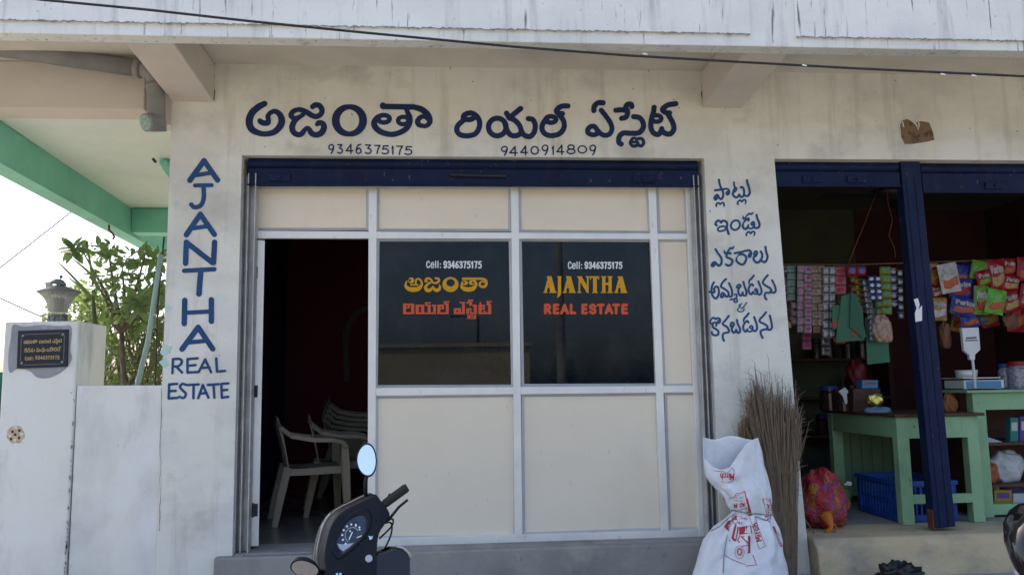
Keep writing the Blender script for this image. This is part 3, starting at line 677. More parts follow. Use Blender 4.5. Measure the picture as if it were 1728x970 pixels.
# =================================================================== aluminium shopfront in the left bay
sf = thing('shopfront_partition', 'aluminium framed cream partition with two dark glazed windows and an open doorway', 'shopfront', (.2, .12, FL))
YS = .12
fr = MB()
jl = lambda y: 413+(403-413)*(y-315)/615
quad4(fr, [(414,300),(429,300),(419,915),(402,932)], YS, .05)
quad4(fr, [(622,312),(636,312),(633,925),(620,925)], YS, .045)
quad4(fr, [(862,315),(875,315),(882,905),(869,907)], YS, .045)
quad4(fr, [(1094,315),(1107,315),(1129,895),(1116,897)], YS, .045)
quad4(fr, [(1157,315),(1170,315),(1197,905),(1180,905)], YS, .05)
quad4(fr, [(424,389),(1162,394),(1163,404),(424,402)], YS+.003, .04)
quad4(fr, [(631,654),(1172,650),(1173,662),(631,668)], YS+.003, .04)
quad4(fr, [(631,908),(1184,893),(1196,907),(631,925)], YS+.003, .045)
fr.build('frame', M_alu, sf, bevel=.004)
bd = MB()      # glazing beads round every panel
def bead(pts, w=4.5):
    for i in range(4):
        a = pts[i]; b = pts[(i+1) % 4]; cx = sum(p[0] for p in pts)/4; cy = sum(p[1] for p in pts)/4
        f = lambda p: (p[0]+(w if p[0] < cx else -w), p[1]+(w if p[1] < cy else -w))
        bd.prism([P(*a, YS+.012), P(*b, YS+.012), P(*f(b), YS+.030), P(*f(a), YS+.030)], (0, .012, 0))
panels = [[(429,315),(622,315),(622,389),(426,389)], [(636,315),(862,315),(862,391),(636,390)], [(875,315),(1094,315),(1098,394),(876,392)], [(1107,315),(1157,315),(1161,394),(1110,394)],
          [(1109,404),(1162,404),(1172,651),(1119,652)], [(634,668),(871,665),(870,907),(633,908)], [(880,665),(1110,663),(1118,894),(882,902)], [(1121,662),(1174,662),(1183,893),(1128,894)]]
wins = [[(636,403),(863,403),(867,653),(633,654)], [(876,403),(1104,404),(1112,651),(880,652)]]
for p in panels: bead(p)
for p in wins: bead(p)
bd.build('glazing_bead', M_bead, sf)
for p in panels:
    m = MB(); quad4(m, p, YS+.032, .006); m.build('panel', M_cream, sf)
for i, p in enumerate(wins):
    m = MB(); quad4(m, p, YS+.034, .006); wn = m.build('window', M_tint, sf)
gy = on_plane(YS+.0325)
M_vy = mat('yellow_vinyl', srgb(205, 150, 12), .5, var=.06); M_vo = mat('orange_vinyl', srgb(205, 85, 48), .5, var=.06); M_vw = mat('white_vinyl', (.70, .74, .76), .5, var=.04)
k = Ink(660, 420, 7.461, 15); word(k, 'Cell:', 445, 155, 630, 234, 13.5, .3); word(k, '9346375175', 664, 158, 1135, 238, 17, .42)
ink_mesh(k, 'window_lettering', M_vw, sf, gy, .2)
ink_mesh(ink_yellow_telugu(), 'window_lettering', M_vy, sf, gy, .25)
ink_mesh(ink_orange_telugu(), 'window_lettering', M_vo, sf, gy, .25)
k = Ink(910, 430, 8.819, 20); word(k, 'Cell:', 430, 106, 640, 202, 16, .3); word(k, '9346375175', 680, 110, 1230, 200, 20, .42)
ink_mesh(k, 'window_lettering', M_vw, sf, gy, .2)
ink_mesh(ink_serif_name(), 'window_lettering', M_vy, sf, gy, .25)
k = Ink(910, 430, 8.819, 36)
for c, a, b in [('R',65,180),('E',197,300),('A',312,440),('L',447,550),('E',622,722),('S',735,855),('T',857,972),('A',972,1100),('T',1085,1200),('E',1215,1322)]:
    glyph(k, c, a+20, 745, b-19, 864, 42)
ink_mesh(k, 'window_lettering', M_vo, sf, gy, .25)
# the door leaf swung wide open, seen edge-on
h0 = P(436, 660, YS+.03); dirv = Vector((h0.x, h0.y+DIST, 0)).normalized(); nrm = Vector((dirv.y, -dirv.x, 0))
M = Matrix(((nrm.x, dirv.x, 0, h0.x), (nrm.y, dirv.y, 0, h0.y), (0, 0, 1, 0), (0, 0, 0, 1)))
zt, zb = P(436, 405, YS+.03).z, FL+.02
m = MB(); m.box(-.027, .022, 0, .045, zb, zt, M); m.box(-.022, .018, .78, .825, zb, zt, M); m.box(-.02, .016, .046, .779, zb, zb+.06, M); m.box(-.02, .016, .046, .779, zt-.05, zt, M); m.box(-.02, .016, .046, .779, 1.45, 1.51, M)
dr = m.build('door', M_alu, sf, bevel=.004)
m = MB(); m.box(-.006, .002, .047, .778, zb+.061, 1.449, M); m.box(-.006, .002, .047, .778, 1.511, zt-.051, M); m.build('door_panel', M_tint, dr)
for y in (460, 660, 860):
    q = P(427, y, YS+.02); m = MB(); m.tube([q-Vector((0, 0, .045)), q+Vector((0, 0, .045))], .008, 8); m.box(q.x-.006, q.x+.03, q.y-.004, q.y+.004, q.z-.04, q.z+.04); m.build('hinge', M_darkmetal, dr)

# =================================================================== roller shutters rolled up
def shutter(name, label, x0, x1, zb, zt, Y, slat, handle, locks):
    t = thing(name, label, 'roller shutter', ((x0+x1)/2, Y, zb))
    hb = slat
    prof = [(Y, zb+hb), (Y, zb+hb+.004)]
    pr = []
    z = zb+hb
    while z < zt+.35:
        for a in range(0, 9): pr.append((Y+.012-.026*math.sin(math.pi*a/8), z+.075*a/8))
        z += .085
        pr.append((Y+.016, z-.004))
    m = MB(); n = len(pr); vs = []
    for x in (x0, x1):
        for y, zz in pr: vs.append((x, y, zz))
    m.add(vs, [(i, i+1, n+i+1, n+i) for i in range(n-1)])
    m.build('slats', M_shutter, t, solid=.002)
    m = MB(); m.box(x0, x1, Y-.016, Y-.004, zb, zb+hb-.002); m.box(x0, x1, Y-.030, Y-.017, zb, zb+.012)
    br = m.build('bottom_rail', M_shutter, t, bevel=.003)
    if handle:
        a, b = handle; m = MB()
        m.tube([(a, Y-.017, zb+.075), (a, Y-.045, zb+.075), (b, Y-.045, zb+.068), (b, Y-.017, zb+.068)], .009, 8); m.build('pull_handle', M_darkmetal, br)
    for x in locks:
        m = MB(); m.box(x-.075, x+.075, Y-.03, Y-.0165, zb+.03, zb+.085); m.lathe([(.0, 0), (.014, 0), (.014, .012), (0, .012)], (x, Y-.031, zb+.055), 12, Matrix.Rotation(rad(90), 3, 'X')); m.build('lock_case', M_shutter, br, bevel=.006)
    return t
st1 = shutter('roller_shutter', 'navy roller shutter rolled up above the cream partition with a pull handle', XO0+.03, XO1-.03, 2.866, ZT, .06, .125, (.03, .41), (-1.13, 1.38))
st2 = shutter('roller_shutter', 'navy roller shutter rolled up over the left half of the grocery shop', 2.335, P(1519, 300, .05).x, P(1400, 316, .06).z, ZT, .07, .115, None, (2.62, 2.95))
st3 = shutter('roller_shutter', 'navy roller shutter rolled up over the grocery shop to the right of its post', P(1556, 300, .05).x+.01, XR-.62, P(1650, 326, .06).z, ZT, .08, .15, None, (4.0,))
for (x0, x1, lab) in ((XO0+.002, XO0+.09, None), (XO1-.075, XO1-.002, None)):
    m = MB()
    for a, b, y0, y1 in ((x0, x0+.006, .03, .11), (x1-.006, x1, .03, .11), (x0+.034, x0+.04, .035, .1), (x0+.007, x1-.007, .1, .106)):
        m.box(a, b, y0, y1, FL+.002, 2.95)
    m.build('shutter_guide', M_guide, st1)
gp = thing('shutter_post', 'dark blue steel channel post standing in the middle of the grocery shop front', 'post', (P(1597, 890, .05).x, .08, FL))
m = MB(); quad4(m, [(1519,268),(1552,268),(1613,888),(1578,891)], .05, .09); bpost = m.build('channel', M_shutter, gp, bevel=.006)
m = MB(); quad4(m, [(1529,300),(1533,300),(1591,888),(1587,889)], .046, .003); quad4(m, [(1543,300),(1546,300),(1604,888),(1601,888)], .046, .003); m.build('rib', M_shutter, gp)
m = MB(); quad4(m, [(1542,505),(1549,503),(1552,513),(1550,522),(1556,515),(1556,541),(1545,543),(1544,528),(1547,520)], .044, .002); m.build('torn_paper', mat('torn_white_paper', (.72, .72, .72), .8, var=.05), gp)
m = MB(); quad4(m, [(1573,860),(1580,858),(1582,893),(1575,893)], .055, .06); m.build('rusty_foot', M_rust, gp)

# =================================================================== drain pipe under the balcony
dp = thing('drain_pipe', 'grey waste pipe running under the balcony into an elbow beside the left pillar', 'drain pipe', (-2.4, -.12, 3.4))
a = P(0, 82, -.12); b = P(236, 116, -.12); a2 = a+(a-b)*1.5
m = MB(); m.tube([a2, a, b], .056, 20); e = P(262, 130, -.12)
m.tube([b+(b-a)*.0, P(248, 118, -.12), P(259, 126, -.12), P(263, 142, -.11), P(264, 200, -.10), P(266, 222, -.08)], [.056, .058, .058, .058, .058, .057], 20)
m.tube([b-(b-a).normalized()*.03, b+(b-a).normalized()*.01], .064, 20); m.tube([P(263, 143, -.11), P(263, 150, -.11)], .064, 20)
m.build('pipe', M_pvc, dp, smooth=True)
c0 = P(270, 205, -.10); ax = Vector((-.55, -.8, -.35)).normalized(); m = MB(); m.tube([c0, c0+ax*.09], .052, 20); m.tube([c0+ax*.088, c0+ax*.11], .060, 20)
m.build('branch', M_pvc, dp, smooth=False)
cp = mat('pale_green_plastic', (.30, .40, .35), .5, var=.1); q = ax.to_track_quat('Z', 'Y').to_matrix(); m = MB(); m.lathe([(.0, 0), (.05, 0), (.047, .008), (0, .01)], c0+ax*.1105, 24, q)
for k_ in range(6):
    an = k_*math.pi/3; m.lathe([(0, 0), (.009, 0), (.009, .004), (0, .004)], c0+ax*.120+q @ Vector((.027*math.cos(an), .027*math.sin(an), 0)), 8, q)
m.build('clean_out_cap', cp, dp)

# =================================================================== porch behind, sea green beams
po = thing('porch', 'porch roof with sea green edge beams and a white ceiling left of the shop', 'porch', (-2.5, 2, 0))
A, B = PZ(0, 205, 3.39), PZ(222, 351, 3.39); dv = (B-A).normalized()
A2 = A-dv*1.2; B2 = B+dv*2.3; out = Vector((-dv.y, dv.x, 0))
A2 = Vector((A2.x, .225, 3.39))+Vector((0, 0, 0)) if A2.y < .225 else A2
m = MB(); m.prism([Vector((-1.852, .222, 3.39)), Vector((A.x+.02, .222, 3.39)), Vector((B2.x-.05, B2.y, 3.39)), Vector((-1.852, B2.y, 3.39))], (0, 0, .12)); m.build('ceiling', M_porch, po)
m = MB(); Ag = A-dv*((A.y-.225)/dv.y); zb = 3.10
for s0, e0 in ((Ag, B2),):
    m.prism([s0-Vector((0, 0, s0.z-zb-.02)), e0-Vector((0, 0, e0.z-zb-.02)), e0+Vector((0, 0, .14)), s0+Vector((0, 0, .14))], out*.13)
    m.prism([s0-Vector((0, 0, s0.z-zb))-out*.001, e0-Vector((0, 0, e0.z-zb))-out*.001, e0-Vector((0, 0, e0.z-zb-.018))-out*.001, s0-Vector((0, 0, s0.z-zb-.018))-out*.001], out*.16)
m.build('edge_beam', M_green, po)
def cross(yy, h):
    m = MB(); x0 = A.x+(yy-A.y)*dv.x/dv.y
    m.box(x0+.003, -1.853, yy, yy+.2, 3.39-h, 3.388); m.box(x0+.004, -1.853, yy-.012, yy-.001, 3.355, 3.372); m.build('cross_beam', M_green, po, bevel=.004)
cross(B.y, .26); cross(4.95, .26)
m = MB(); q = P(281, 287, 1.3); m.lathe([(0, 0), (.085, 0), (.085, .05), (.07, .065), (0, .065)], (q.x-.01, 1.3, 0), 24, Matrix.Rotation(rad(60), 3, 'Y')); m.v = [v+Vector((0, 0, q.z)) for v in m.v]; m.build('wall_box', M_green, po)
m = MB(); m.box(-2.1, -1.853, .225, 5.2, 3.0, 3.384); 
m = MB(); m.tube([P(258,268,.9), P(263,274,.9)], .012, 6); m.build('ceiling_hook', M_darkmetal, po)
m = MB(); m.tube([P(184, 377, 2.6), P(184, 388, 2.6), P(190, 394, 2.6), P(193, 400, 2.6), P(190, 404, 2.6)], .010, 6); m.build('rusty_hook', M_rust, po)
# green smudges of paint on the pillar edge
for (x, y, r) in ((297,344,4.5),(284,520,5),(280,590,9),(277,612,7)):
    m = MB(); m.prism([P(q_[0], q_[1], -.0022) for q_ in smooth_pts([(x+r*(1+.3*math.sin(a*2.1+x))*math.cos(a*.5236), y+r*1.1*(1+.3*math.cos(a*1.7+y))*math.sin(a*.5236)) for a in range(12)], [1]*12, True, 4)[0][:-1]], (0, .001, 0))
    m.build('paint_smudge', mat('green_smudge', (.46, .62, .55), .8, var=.1), shop)
# side wall of the building towards the porch
m = MB(); m.box(-1.843, -1.841, YB+.002, 4.5, 0, 3.38); m.build('side_wall', M_wall, shop)

# =================================================================== gate pillar, boundary wall, plaque, lamp, gate
gpil = thing('gate_pillar', 'square whitewashed gate pillar with a chipped edge and a round daubed mark', 'pillar', (-2.6, .2, 0))
M_pil2 = layered('limewash', (.74, .74, .68), [((.47, .48, .48), (1.6, 1.6, 1.0), .45, .7, .75, 6), ((.76, .78, .78), (2.2, 2.2, 2.0), .5, .68, .6, 4), ((.36, .37, .39), (4, 4, 1.2), .55, .74, .65, 7), ((.2, .18, .16), (22, 22, 22), .74, .78, .8, 2)])
gx0, gx1, gz = -2.843, -2.384, 1.955
m = MB(); m.prism([(gx0, 0, 0), (gx1-.012, 0, 0), (gx1, 0, gz), (gx0, 0, gz)], (0, .45, 0)); m.build('shaft', M_pil2, gpil, bevel=.012)
m = MB(); m.prism([P(q_[0], q_[1], -.0035) for q_ in smooth_pts([(22,548),(40,551),(70,548),(100,550),(117,549),(121,560),(118,590),(121,604),(112,620),(96,632),(78,638),(62,636),(50,626),(30,622),(16,628),(14,600),(18,570)], [1]*18, True, 5)[0][:-1]], (0, .003, 0)); m.build('cement_smear', layered('wet_cement', (.32, .33, .35), [((.24, .25, .27), (5, 5, 5), .42, .7, .8, 5), ((.46, .47, .48), (6, 6, 6), .55, .7, .8, 4)]), gpil)
dm = MB(); dm.prism([P(26+15*(1+.08*math.sin(a*2.3))*math.cos(a*.314), 733+15*(1+.08*math.cos(a*1.9))*math.sin(a*.314), -.003) for a in range(20)], (0, .002, 0))
db = dm.build('daubed_mark', mat('turmeric_daub', (.52, .45, .33), .9, var=.3, scale=40), gpil)
dd = MB()
for x, y in ((21,728),(32.5,726),(25.3,733),(32,738.5),(18.5,740.5)): dd.prism([P(x+2.4*math.cos(a*.628), y+2.5*math.sin(a*.628), -.0045) for a in range(10)], (0, .001, 0))
dd.build('red_dot', mat('vermilion_dot', (.13, .03, .015), .9, var=.2), db)
dd = MB()
for x, y in ((27,721.5),(37,732),(16.5,735),(25,742)): dd.prism([P(x+2.6*math.cos(a*.628), y+2.0*math.sin(a*.628), -.0042) for a in range(10)], (0, .001, 0))
dd.build('white_dot', mat('lime_dot', (.7, .66, .58), .9, var=.1), db)
ch = MB(); random.seed(8)
for _ in range(34):
    y = random.uniform(690, 965); x = 133-(y-541)*.0535+random.uniform(-1.8, .3); s = random.uniform(.8, 2.4)
    ch.prism([P(x+s*.7*math.cos(a*1.05)*random.uniform(.6, 1.2), y+s*1.9*math.sin(a*1.05)*random.uniform(.6, 1.2), -.0035) for a in range(6)], (0, .002, 0))
ch.build('chipped_edge', M_concrete, gpil)

pq_ = thing('name_plaque', 'polished black granite plaque with gold Telugu lettering and a phone number on the gate pillar', 'plaque', (-2.6, 0, 1.75))
pc = [(30.2,558.1),(115,555.4),(113,618.4),(28,621.6)]
m = MB(); quad4(m, pc, -.016, .014); m.build('granite_slab', mat('black_granite', (.012, .016, .030), .35, var=.4, scale=120), pq_, bevel=.002)
M_gold = mat('gold_engraving', (.42, .32, .12), .5, .2, var=.25, scale=60); M_goldp = mat('pale_engraving', (.34, .34, .34), .6, var=.1)
CR = lambda: Ink(20, 550, 12.93, 20)
k = ink_yellow_telugu(); x0, x1, y0, y1 = 683, 823, 467, 493
def fit(k, bx0, bx1, by0, by1, skew, src):
    sx0, sx1, sy0, sy1 = src
    k.warp(lambda p: (20+(bx0+(bx1-bx0)*(p[0]-sx0)/(sx1-sx0))/12.93, 550+(by0+(by1-by0)*(p[1]-sy0)/(sy1-sy0)+skew*(bx0+(bx1-bx0)*(p[0]-sx0)/(sx1-sx0)))/12.93)); return k
sk = -.045
ka = fit(k, 255, 555, 322, 400, sk*.9, (683, 823, 467.5, 493)).scalew(.26)
kb = fit(ink_orange_telugu(), 595, 1095, 318, 432, sk, (680, 830, 505, 538)).scalew(.36)
gp2 = on_plane(-.0172)
ink_mesh(ka, 'engraved_text', M_gold, pq_, gp2, .12); ink_mesh(kb, 'engraved_text', M_gold, pq_, gp2, .12)
k = CR()
t = lambda *p: [(x, y+sk*(x-270)) for x, y in p]
W = 15
k.st(*t((275,505),(300,495),(320,505),(300,520),(280,540),(290,565),(320,560),(325,530)), w=W); k.st(*t((300,500),(318,488)), w=W)
k.st(*t((350,515),(340,545),(360,568),(390,560),(395,525),(370,505),(355,515)), w=W); k.el(372, 497+sk*100, 14, 10, 10)
k.st(*t((415,540),(425,565),(450,560),(440,530),(420,535)), w=W); k.st(*t((450,560),(475,565),(495,540),(490,515)), w=W); k.el(445, 505+sk*170, 14, 10, 10)
k.st(*t((535,550),(550,568),(575,562),(565,540),(540,545)), w=W); k.st(*t((570,560),(600,565),(610,535),(585,515),(545,505),(560,490)), w=W); k.st(*t((610,535),(625,560),(640,545)), w=W)
k.st(*t((655,520),(645,550),(670,570),(700,560),(695,525),(665,515)), w=W); k.st(*t((680,490),(690,505)), w=W); k.st(*t((700,560),(720,560),(725,520)), w=W); k.ln(*t((685,570),(685,590)), w=W)
k.st(*t((760,540),(770,570),(795,560),(790,525),(765,530)), w=W); k.st(*t((795,555),(820,570),(840,545),(835,515)), w=W); k.st(*t((840,550),(865,570),(885,545),(870,510),(840,505)), w=W); k.st(*t((830,500),(880,498),(905,515),(900,545),(885,540)), w=W)
k.st(*t((930,520),(920,550),(940,570),(970,560),(975,530),(950,515)), w=W); k.st(*t((940,505),(975,500)), w=W); k.st(*t((1000,525),(990,555),(1010,572),(1045,560),(1045,520)), w=W); k.st(*t((1030,510),(1045,490),(1065,485)), w=W); k.ln(*t((1005,515),(1030,512)), w=W)
ink_mesh(k, 'engraved_text', M_gold, pq_, gp2, .12)
k = CR(); word(k, 'Cell:', 285, 672, 480, 740, 15, .22); word(k, '9346375175', 515, 660, 1035, 728, 15, .42); k.warp(lambda p: (p[0], p[1]+(p[0]-45)*-.018))
ink_mesh(k, 'engraved_text', M_gold, pq_, gp2, .12)
k = CR(); k.ln((275,185),(1060,155),w=6); k.ln((205,260),(185,760),w=6); k.ln((1145,200),(1130,740),w=6); k.ln((260,850),(1045,822),w=6)
for x, y in ((235,215),(1110,185),(210,810),(1090,785)):
    k.el(x, y, 20, 18, 6); k.ln((x-35,y),(x+35,y),w=6); k.ln((x,y-35),(x,y+35),w=6); k.el(x+14, y-14, 12, 12, 5)
ink_mesh(k, 'engraved_border', M_goldp, pq_, gp2, .12)

bw = MB(); bw.prism([(gx1+.001, .012, 0), (XL-.001, .012, 0), (XL-.001, .012, 1.532), (gx1+.001, .012, 1.539)], (0, .12, 0))
setp(bw.build('boundary_wall', M_pil2, bevel=.008), 'low whitewashed boundary wall between the gate pillar and the shop corner', 'wall')

lp = P(97, 545, .25); LX, LY = lp.x, .25
lamp = thing('pillar_lamp', 'weathered funnel shaped glass lamp on top of the gate pillar with a broken cap', 'lamp', (LX, LY, gz))
z = lambda y: P(97, y, .25).z
rr = lambda px: px/1380*5.75
M_lmetal = mat('grey_lamp_metal', (.16, .17, .17), .55, .3, var=.2, scale=20)
m = MB(); m.lathe([(0, 0), (rr(17), 0), (rr(17), .012), (rr(13), .014), (rr(13), .05), (rr(15), .055), (rr(15), .066), (0, .066)], (LX, LY, gz), 24)
for k_ in range(8): m.box(LX+rr(14)*math.cos(k_*.785)-.005, LX+rr(14)*math.cos(k_*.785)+.005, LY+rr(14)*math.sin(k_*.785)-.005, LY+rr(14)*math.sin(k_*.785)+.005, gz+.012, gz+.056)
m.build('base', M_lmetal, lamp)
gl = bpy.data.materials.new('dusty_lamp_glass'); gl.use_nodes = True; b_ = gl.node_tree.nodes['Principled BSDF']
b_.inputs['Base Color'].default_value = (.55, .55, .50, 1); b_.inputs['Transmission Weight'].default_value = .75; b_.inputs['Roughness'].default_value = .28; b_.inputs['IOR'].default_value = 1.2
nG = 48; rings = []
for (r_, y_) in ((13, 527), (14.5, 520), (17, 510), (21, 503), (27, 496.5), (31, 493)):
    rings.append([Vector((LX+rr(r_)*(1+.025*math.cos(24*2*math.pi*k_/nG/1.0))*math.cos(2*math.pi*k_/nG), LY+rr(r_)*(1+.025*math.cos(24*2*math.pi*k_/nG))*math.sin(2*math.pi*k_/nG), z(y_))) for k_ in range(nG)])
m = MB(); m.loft(rings, caps=False); m.build('glass_shade', gl, lamp, solid=.003)
m = MB(); m.lathe([(0, z(525)), (rr(8), z(525)), (rr(9), z(515)), (rr(7), z(503)), (0, z(502))], (LX, LY, 0), 16); m.build('bulb', mat('frosted_bulb', (.6, .6, .55), .4, var=.05), lamp, smooth=True)
m = MB(); m.lathe([(rr(29), z(493.5)), (rr(32.5), z(494)), (rr(32.5), z(492.5)), (rr(24), z(488.5)), (rr(14), z(484)), (rr(5), z(481.5)), (0, z(481))], (LX, LY, 0), 32); m.build('hood', M_lmetal, lamp, smooth=True)
rim = MB(); rim.lathe([(0, 0), (rr(13), 0), (rr(11), rr(4)), (rr(6), rr(8.5)), (0, rr(9.5))], (0, 0, 0), 20, Matrix.Rotation(rad(10), 3, 'Y')); rim.v = [v+Vector((LX+rr(-2), LY, z(480))) for v in rim.v]
for q in ((-4, 2), (3, -2)): rim.tube([(LX+rr(q[0]), LY+rr(q[1]), z(482)), (LX+rr(q[0]), LY+rr(q[1]), z(478))], .006, 6)
cap = rim.build('broken_cap', M_lmetal, lamp, smooth=True)
m = MB(); q = Vector((LX+rr(2), LY, z(467))); m.lathe([(0, -.012), (.008, -.010), (.012, 0), (.008, .010), (0, .012)], q, 12); m.tube([q, q-Vector((.002, 0, .03))], .003, 6); m.build('finial', M_lmetal, cap, smooth=True)
m = MB(); c_ = Vector((LX+rr(-16), LY, z(486))); m.tube([c_, c_+Vector((-.002, 0, .042))], [.020, .024], 10, caps=False); m.build('broken_glass', gl, lamp, solid=.002)

gt = thing('metal_gate', 'edge of a dark green metal gate with a rusty latch against the gate pillar', 'gate', (-3.4, .1, .1))
m = MB(); xg = P(8.5, 700, .06).x-.012
m.box(xg-.04, xg, .06, .10, .15, P(8, 627, .06).z); m.box(xg-1.3, xg-.041, .06, .1, P(8, 627, .06).z-.04, P(8, 627, .06).z); m.box(xg-1.3, xg-.041, .06, .1, .15, .19)
m.build('gate_frame', mat('dark_green_paint', (.01, .10, .07), .45, var=.15), gt, bevel=.004)
m = MB(); m.box(xg-1.29, xg-.041, .075, .085, .191, P(8, 627, .06).z-.041); m.build('gate_sheet', MATS['dark_green_paint'], gt)
m = MB(); a = P(5, 735, .04); m.box(a.x-.05, a.x+.022, .03, .055, a.z-.06, a.z+.05); m.tube([P(9, 736, .03), P(11, 742, .03), P(8.5, 746, .03), P(6, 742, .03)], .006, 6); m.tube([P(4, 719, .03), P(6.5, 719, .03), P(6, 733, .03)], .008, 6)
m.build('latch', M_rust, gt, bevel=.004)

# =================================================================== plants behind the wall
def leafmat(name, c):
    m = mat(name, c, .45, var=.35, scale=9); b = m.node_tree.nodes['Principled BSDF']
    if 'tl' not in m:
        m['tl'] = 1; t = m.node_tree; tr = t.nodes.new('ShaderNodeBsdfTranslucent'); tr.inputs[0].default_value = (c[0]*1.9, c[1]*2.0, c[2]*1.0, 1)
        mx = t.nodes.new('ShaderNodeMixShader'); mx.inputs[0].default_value = .45
        out = t.nodes['Material Output']; t.links.new(b.outputs[0], mx.inputs[1]); t.links.new(tr.outputs[0], mx.inputs[2]); t.links.new(mx.outputs[0], out.inputs[0])
    return m
M_leafA = leafmat('broad_leaf', (.12, .17, .08)); M_leafB = leafmat('small_leaf', (.095, .125, .065)); M_leafC = leafmat('blade_leaf', (.10, .13, .07))
M_bark = mat('grey_bark', (.13, .10, .075), .9, var=.3, scale=15, bump=.4)
def leaf(mb, p, d, n, L, Wd, fold=.25):
    d = d.normalized(); s = d.cross(n).normalized(); n = s.cross(d)
    pts = [p]; 
    prof = [(.25, .75), (.55, 1.0), (.8, .7), (1.0, .05)]
    vs = [p]; 
    for t, w_ in prof:
        c = p+d*L*t-n*L*.18*t*t
        vs += [c-s*Wd*.5*w_+n*Wd*fold*w_, c, c+s*Wd*.5*w_+n*Wd*fold*w_]
    fs = [(0, 2, 1), (0, 3, 2)]
    for i in range(3):
        a = 1+i*3; fs += [(a, a+1, a+4, a+3), (a+1, a+2, a+5, a+4)]
    mb.add(vs, fs)
def rv(): 
    while True:
        v = Vector((random.uniform(-1, 1), random.uniform(-1, 1), random.uniform(-1, 1)))
        if .05 < v.length < 1: return v.normalized()
def inside(x, y, poly):
    c = False; n = len(poly)
    for i in range(n):
        a, b = poly[i], poly[(i+1) % n]
        if (a[1] > y) != (b[1] > y) and x < (b[0]-a[0])*(y-a[1])/(b[1]-a[1])+a[0]: c = not c
    return c
# broad leaved tree (crown shape taken from the photograph, spread through 1.2 m of depth)
random.seed(11)
tr = thing('broadleaf_tree', 'tree with big rounded glossy leaves rising behind the boundary wall', 'tree', (P(215, 650, 1.7).x, 1.7, 0))
cr1 = [(128,415),(168,408),(185,412),(205,425),(240,422),(268,418),(277,470),(276,520),(258,560),(232,560),(205,540),(180,545),(155,520),(132,500),(150,470),(165,440)]
trunk = MB(); base = tr.location.copy()
fork = P(205, 560, 1.7); trunk.tube([base, base.lerp(fork, .5)+Vector((.05, 0, 0)), fork], [.04, .028, .02], 8)
tips = []
for (x, y) in ((140,425),(182,418),(205,440),(245,430),(262,470),(165,480),(225,490),(190,510),(150,500),(250,520)):
    Yd = 1.7+random.uniform(-.5, .6); e = P(x, y, Yd); mid = fork.lerp(e, .5)+rv()*.06
    trunk.tube([fork, mid, e], [.022, .014, .005], 5); tips.append(e)
trunk.build('trunk', M_bark, tr, smooth=True)
cm = MB(); n = 0
while n < 780:
    x = random.uniform(125, 280); y = random.uniform(405, 575)
    if not inside(x, y, cr1): continue
    if random.random() < .25: continue
    p = P(x, y, 1.7+random.uniform(-.55, .6)); c = P(205, 500, 1.7)
    d = (p-c).normalized()*.5+rv()*.7+Vector((0, -.1, .1)); L = random.choice((.035, .045, .055, .065, .085, .11))*random.uniform(.85, 1.15)
    leaf(cm, p, d, (rv()+Vector((0, 0, 1.2))).normalized(), L, L*.52, .12); n += 1
for (x, y, Yd) in ((127,424,1.5),(122,420,1.5),(232,505,1.1),(236,520,1.1),(265,440,1.3)):       # whorls that stand out
    for q in range(6):
        p = P(x, y, Yd); a = q*1.05; d = Vector((math.cos(a), -.2, math.sin(a)*.8)); leaf(cm, p, d, Vector((0, -.7, .7)), .13, .06, .1)
cm.build('crown', M_leafA, tr)
# small leaved thorn bush
random.seed(3)
bu = thing('thorn_bush', 'dense twiggy bush with tiny leaves behind the boundary wall', 'bush', (P(215, 650, 2.4).x, 2.4, 0))
cr2 = [(70,520),(95,505),(130,480),(150,490),(200,520),(240,500),(278,470),(280,660),(175,660),(176,560),(140,548),(110,548),(70,548)]
tw = MB()
for i in range(70):
    x = random.uniform(160, 276); e = P(x+random.uniform(-30, 30), random.uniform(500, 620), 2.4+random.uniform(-.6, .8)); s = Vector((bu.location.x+random.uniform(-.45, .45), 2.4+random.uniform(-.3, .5), .6))
    mid = s.lerp(e, .55)+rv()*.12; tw.tube([s, mid, e, e+rv()*.15], [.014, .009, .005, .002], 4)
tw.build('twigs', M_bark, bu)
lm = MB(); n = 0
while n < 8000:
    x = random.uniform(60, 285); y = random.uniform(470, 665)
    if not inside(x, y, cr2): continue
    if x < 176 and y > 550: continue
    if math.sin(x*.13+1)*math.sin(y*.11)+.5*math.sin(x*.31+y*.23) < random.uniform(-1.0, .5): continue
    p = P(x, y, 2.4+random.uniform(-.7, .9)); L = random.uniform(.018, .045); leaf(lm, p, rv(), rv(), L, L*.55, .1); n += 1
lm.build('crown', M_leafB, bu)
random.seed(21)
bp = thing('blade_plant', 'tall plant with long thin sword leaves behind the gate pillar lamp', 'plant', (P(165, 545, 1.2).x, 1.2, .2))
m = MB()
for (bx, by, tx, ty) in ((152,500,92,428),(155,505,110,455),(158,480,145,395),(160,470,118,425),(150,520,98,470),(165,490,150,430)):
    a = P(bx, by, 1.2+random.uniform(-.2, .2)); b = P(tx, ty, 1.2+random.uniform(-.3, .1)); d = b-a; s = d.cross(Vector((0, 1, .3))).normalized(); up = Vector((0, 0, 1))
    prev = None; vs = []; N = 8
    for i in range(N+1):
        t_ = i/N; c = a+d*t_-Vector((0, 0, 1))*.04*t_*t_; w_ = .013*(1-t_)**.6+.001; vs += [c-s*w_, c+Vector((0, .006, 0)), c+s*w_]
    m.add(vs, [(i*3+k_, i*3+k_+1, i*3+k_+4, i*3+k_+3) for i in range(N) for k_ in range(2)])
root = P(160, 545, 1.2); m.tube([Vector((root.x, 1.2, .2)), root, P(157, 500, 1.2)], [.03, .02, .012], 7)
m.build('leaves', M_leafC, bp)
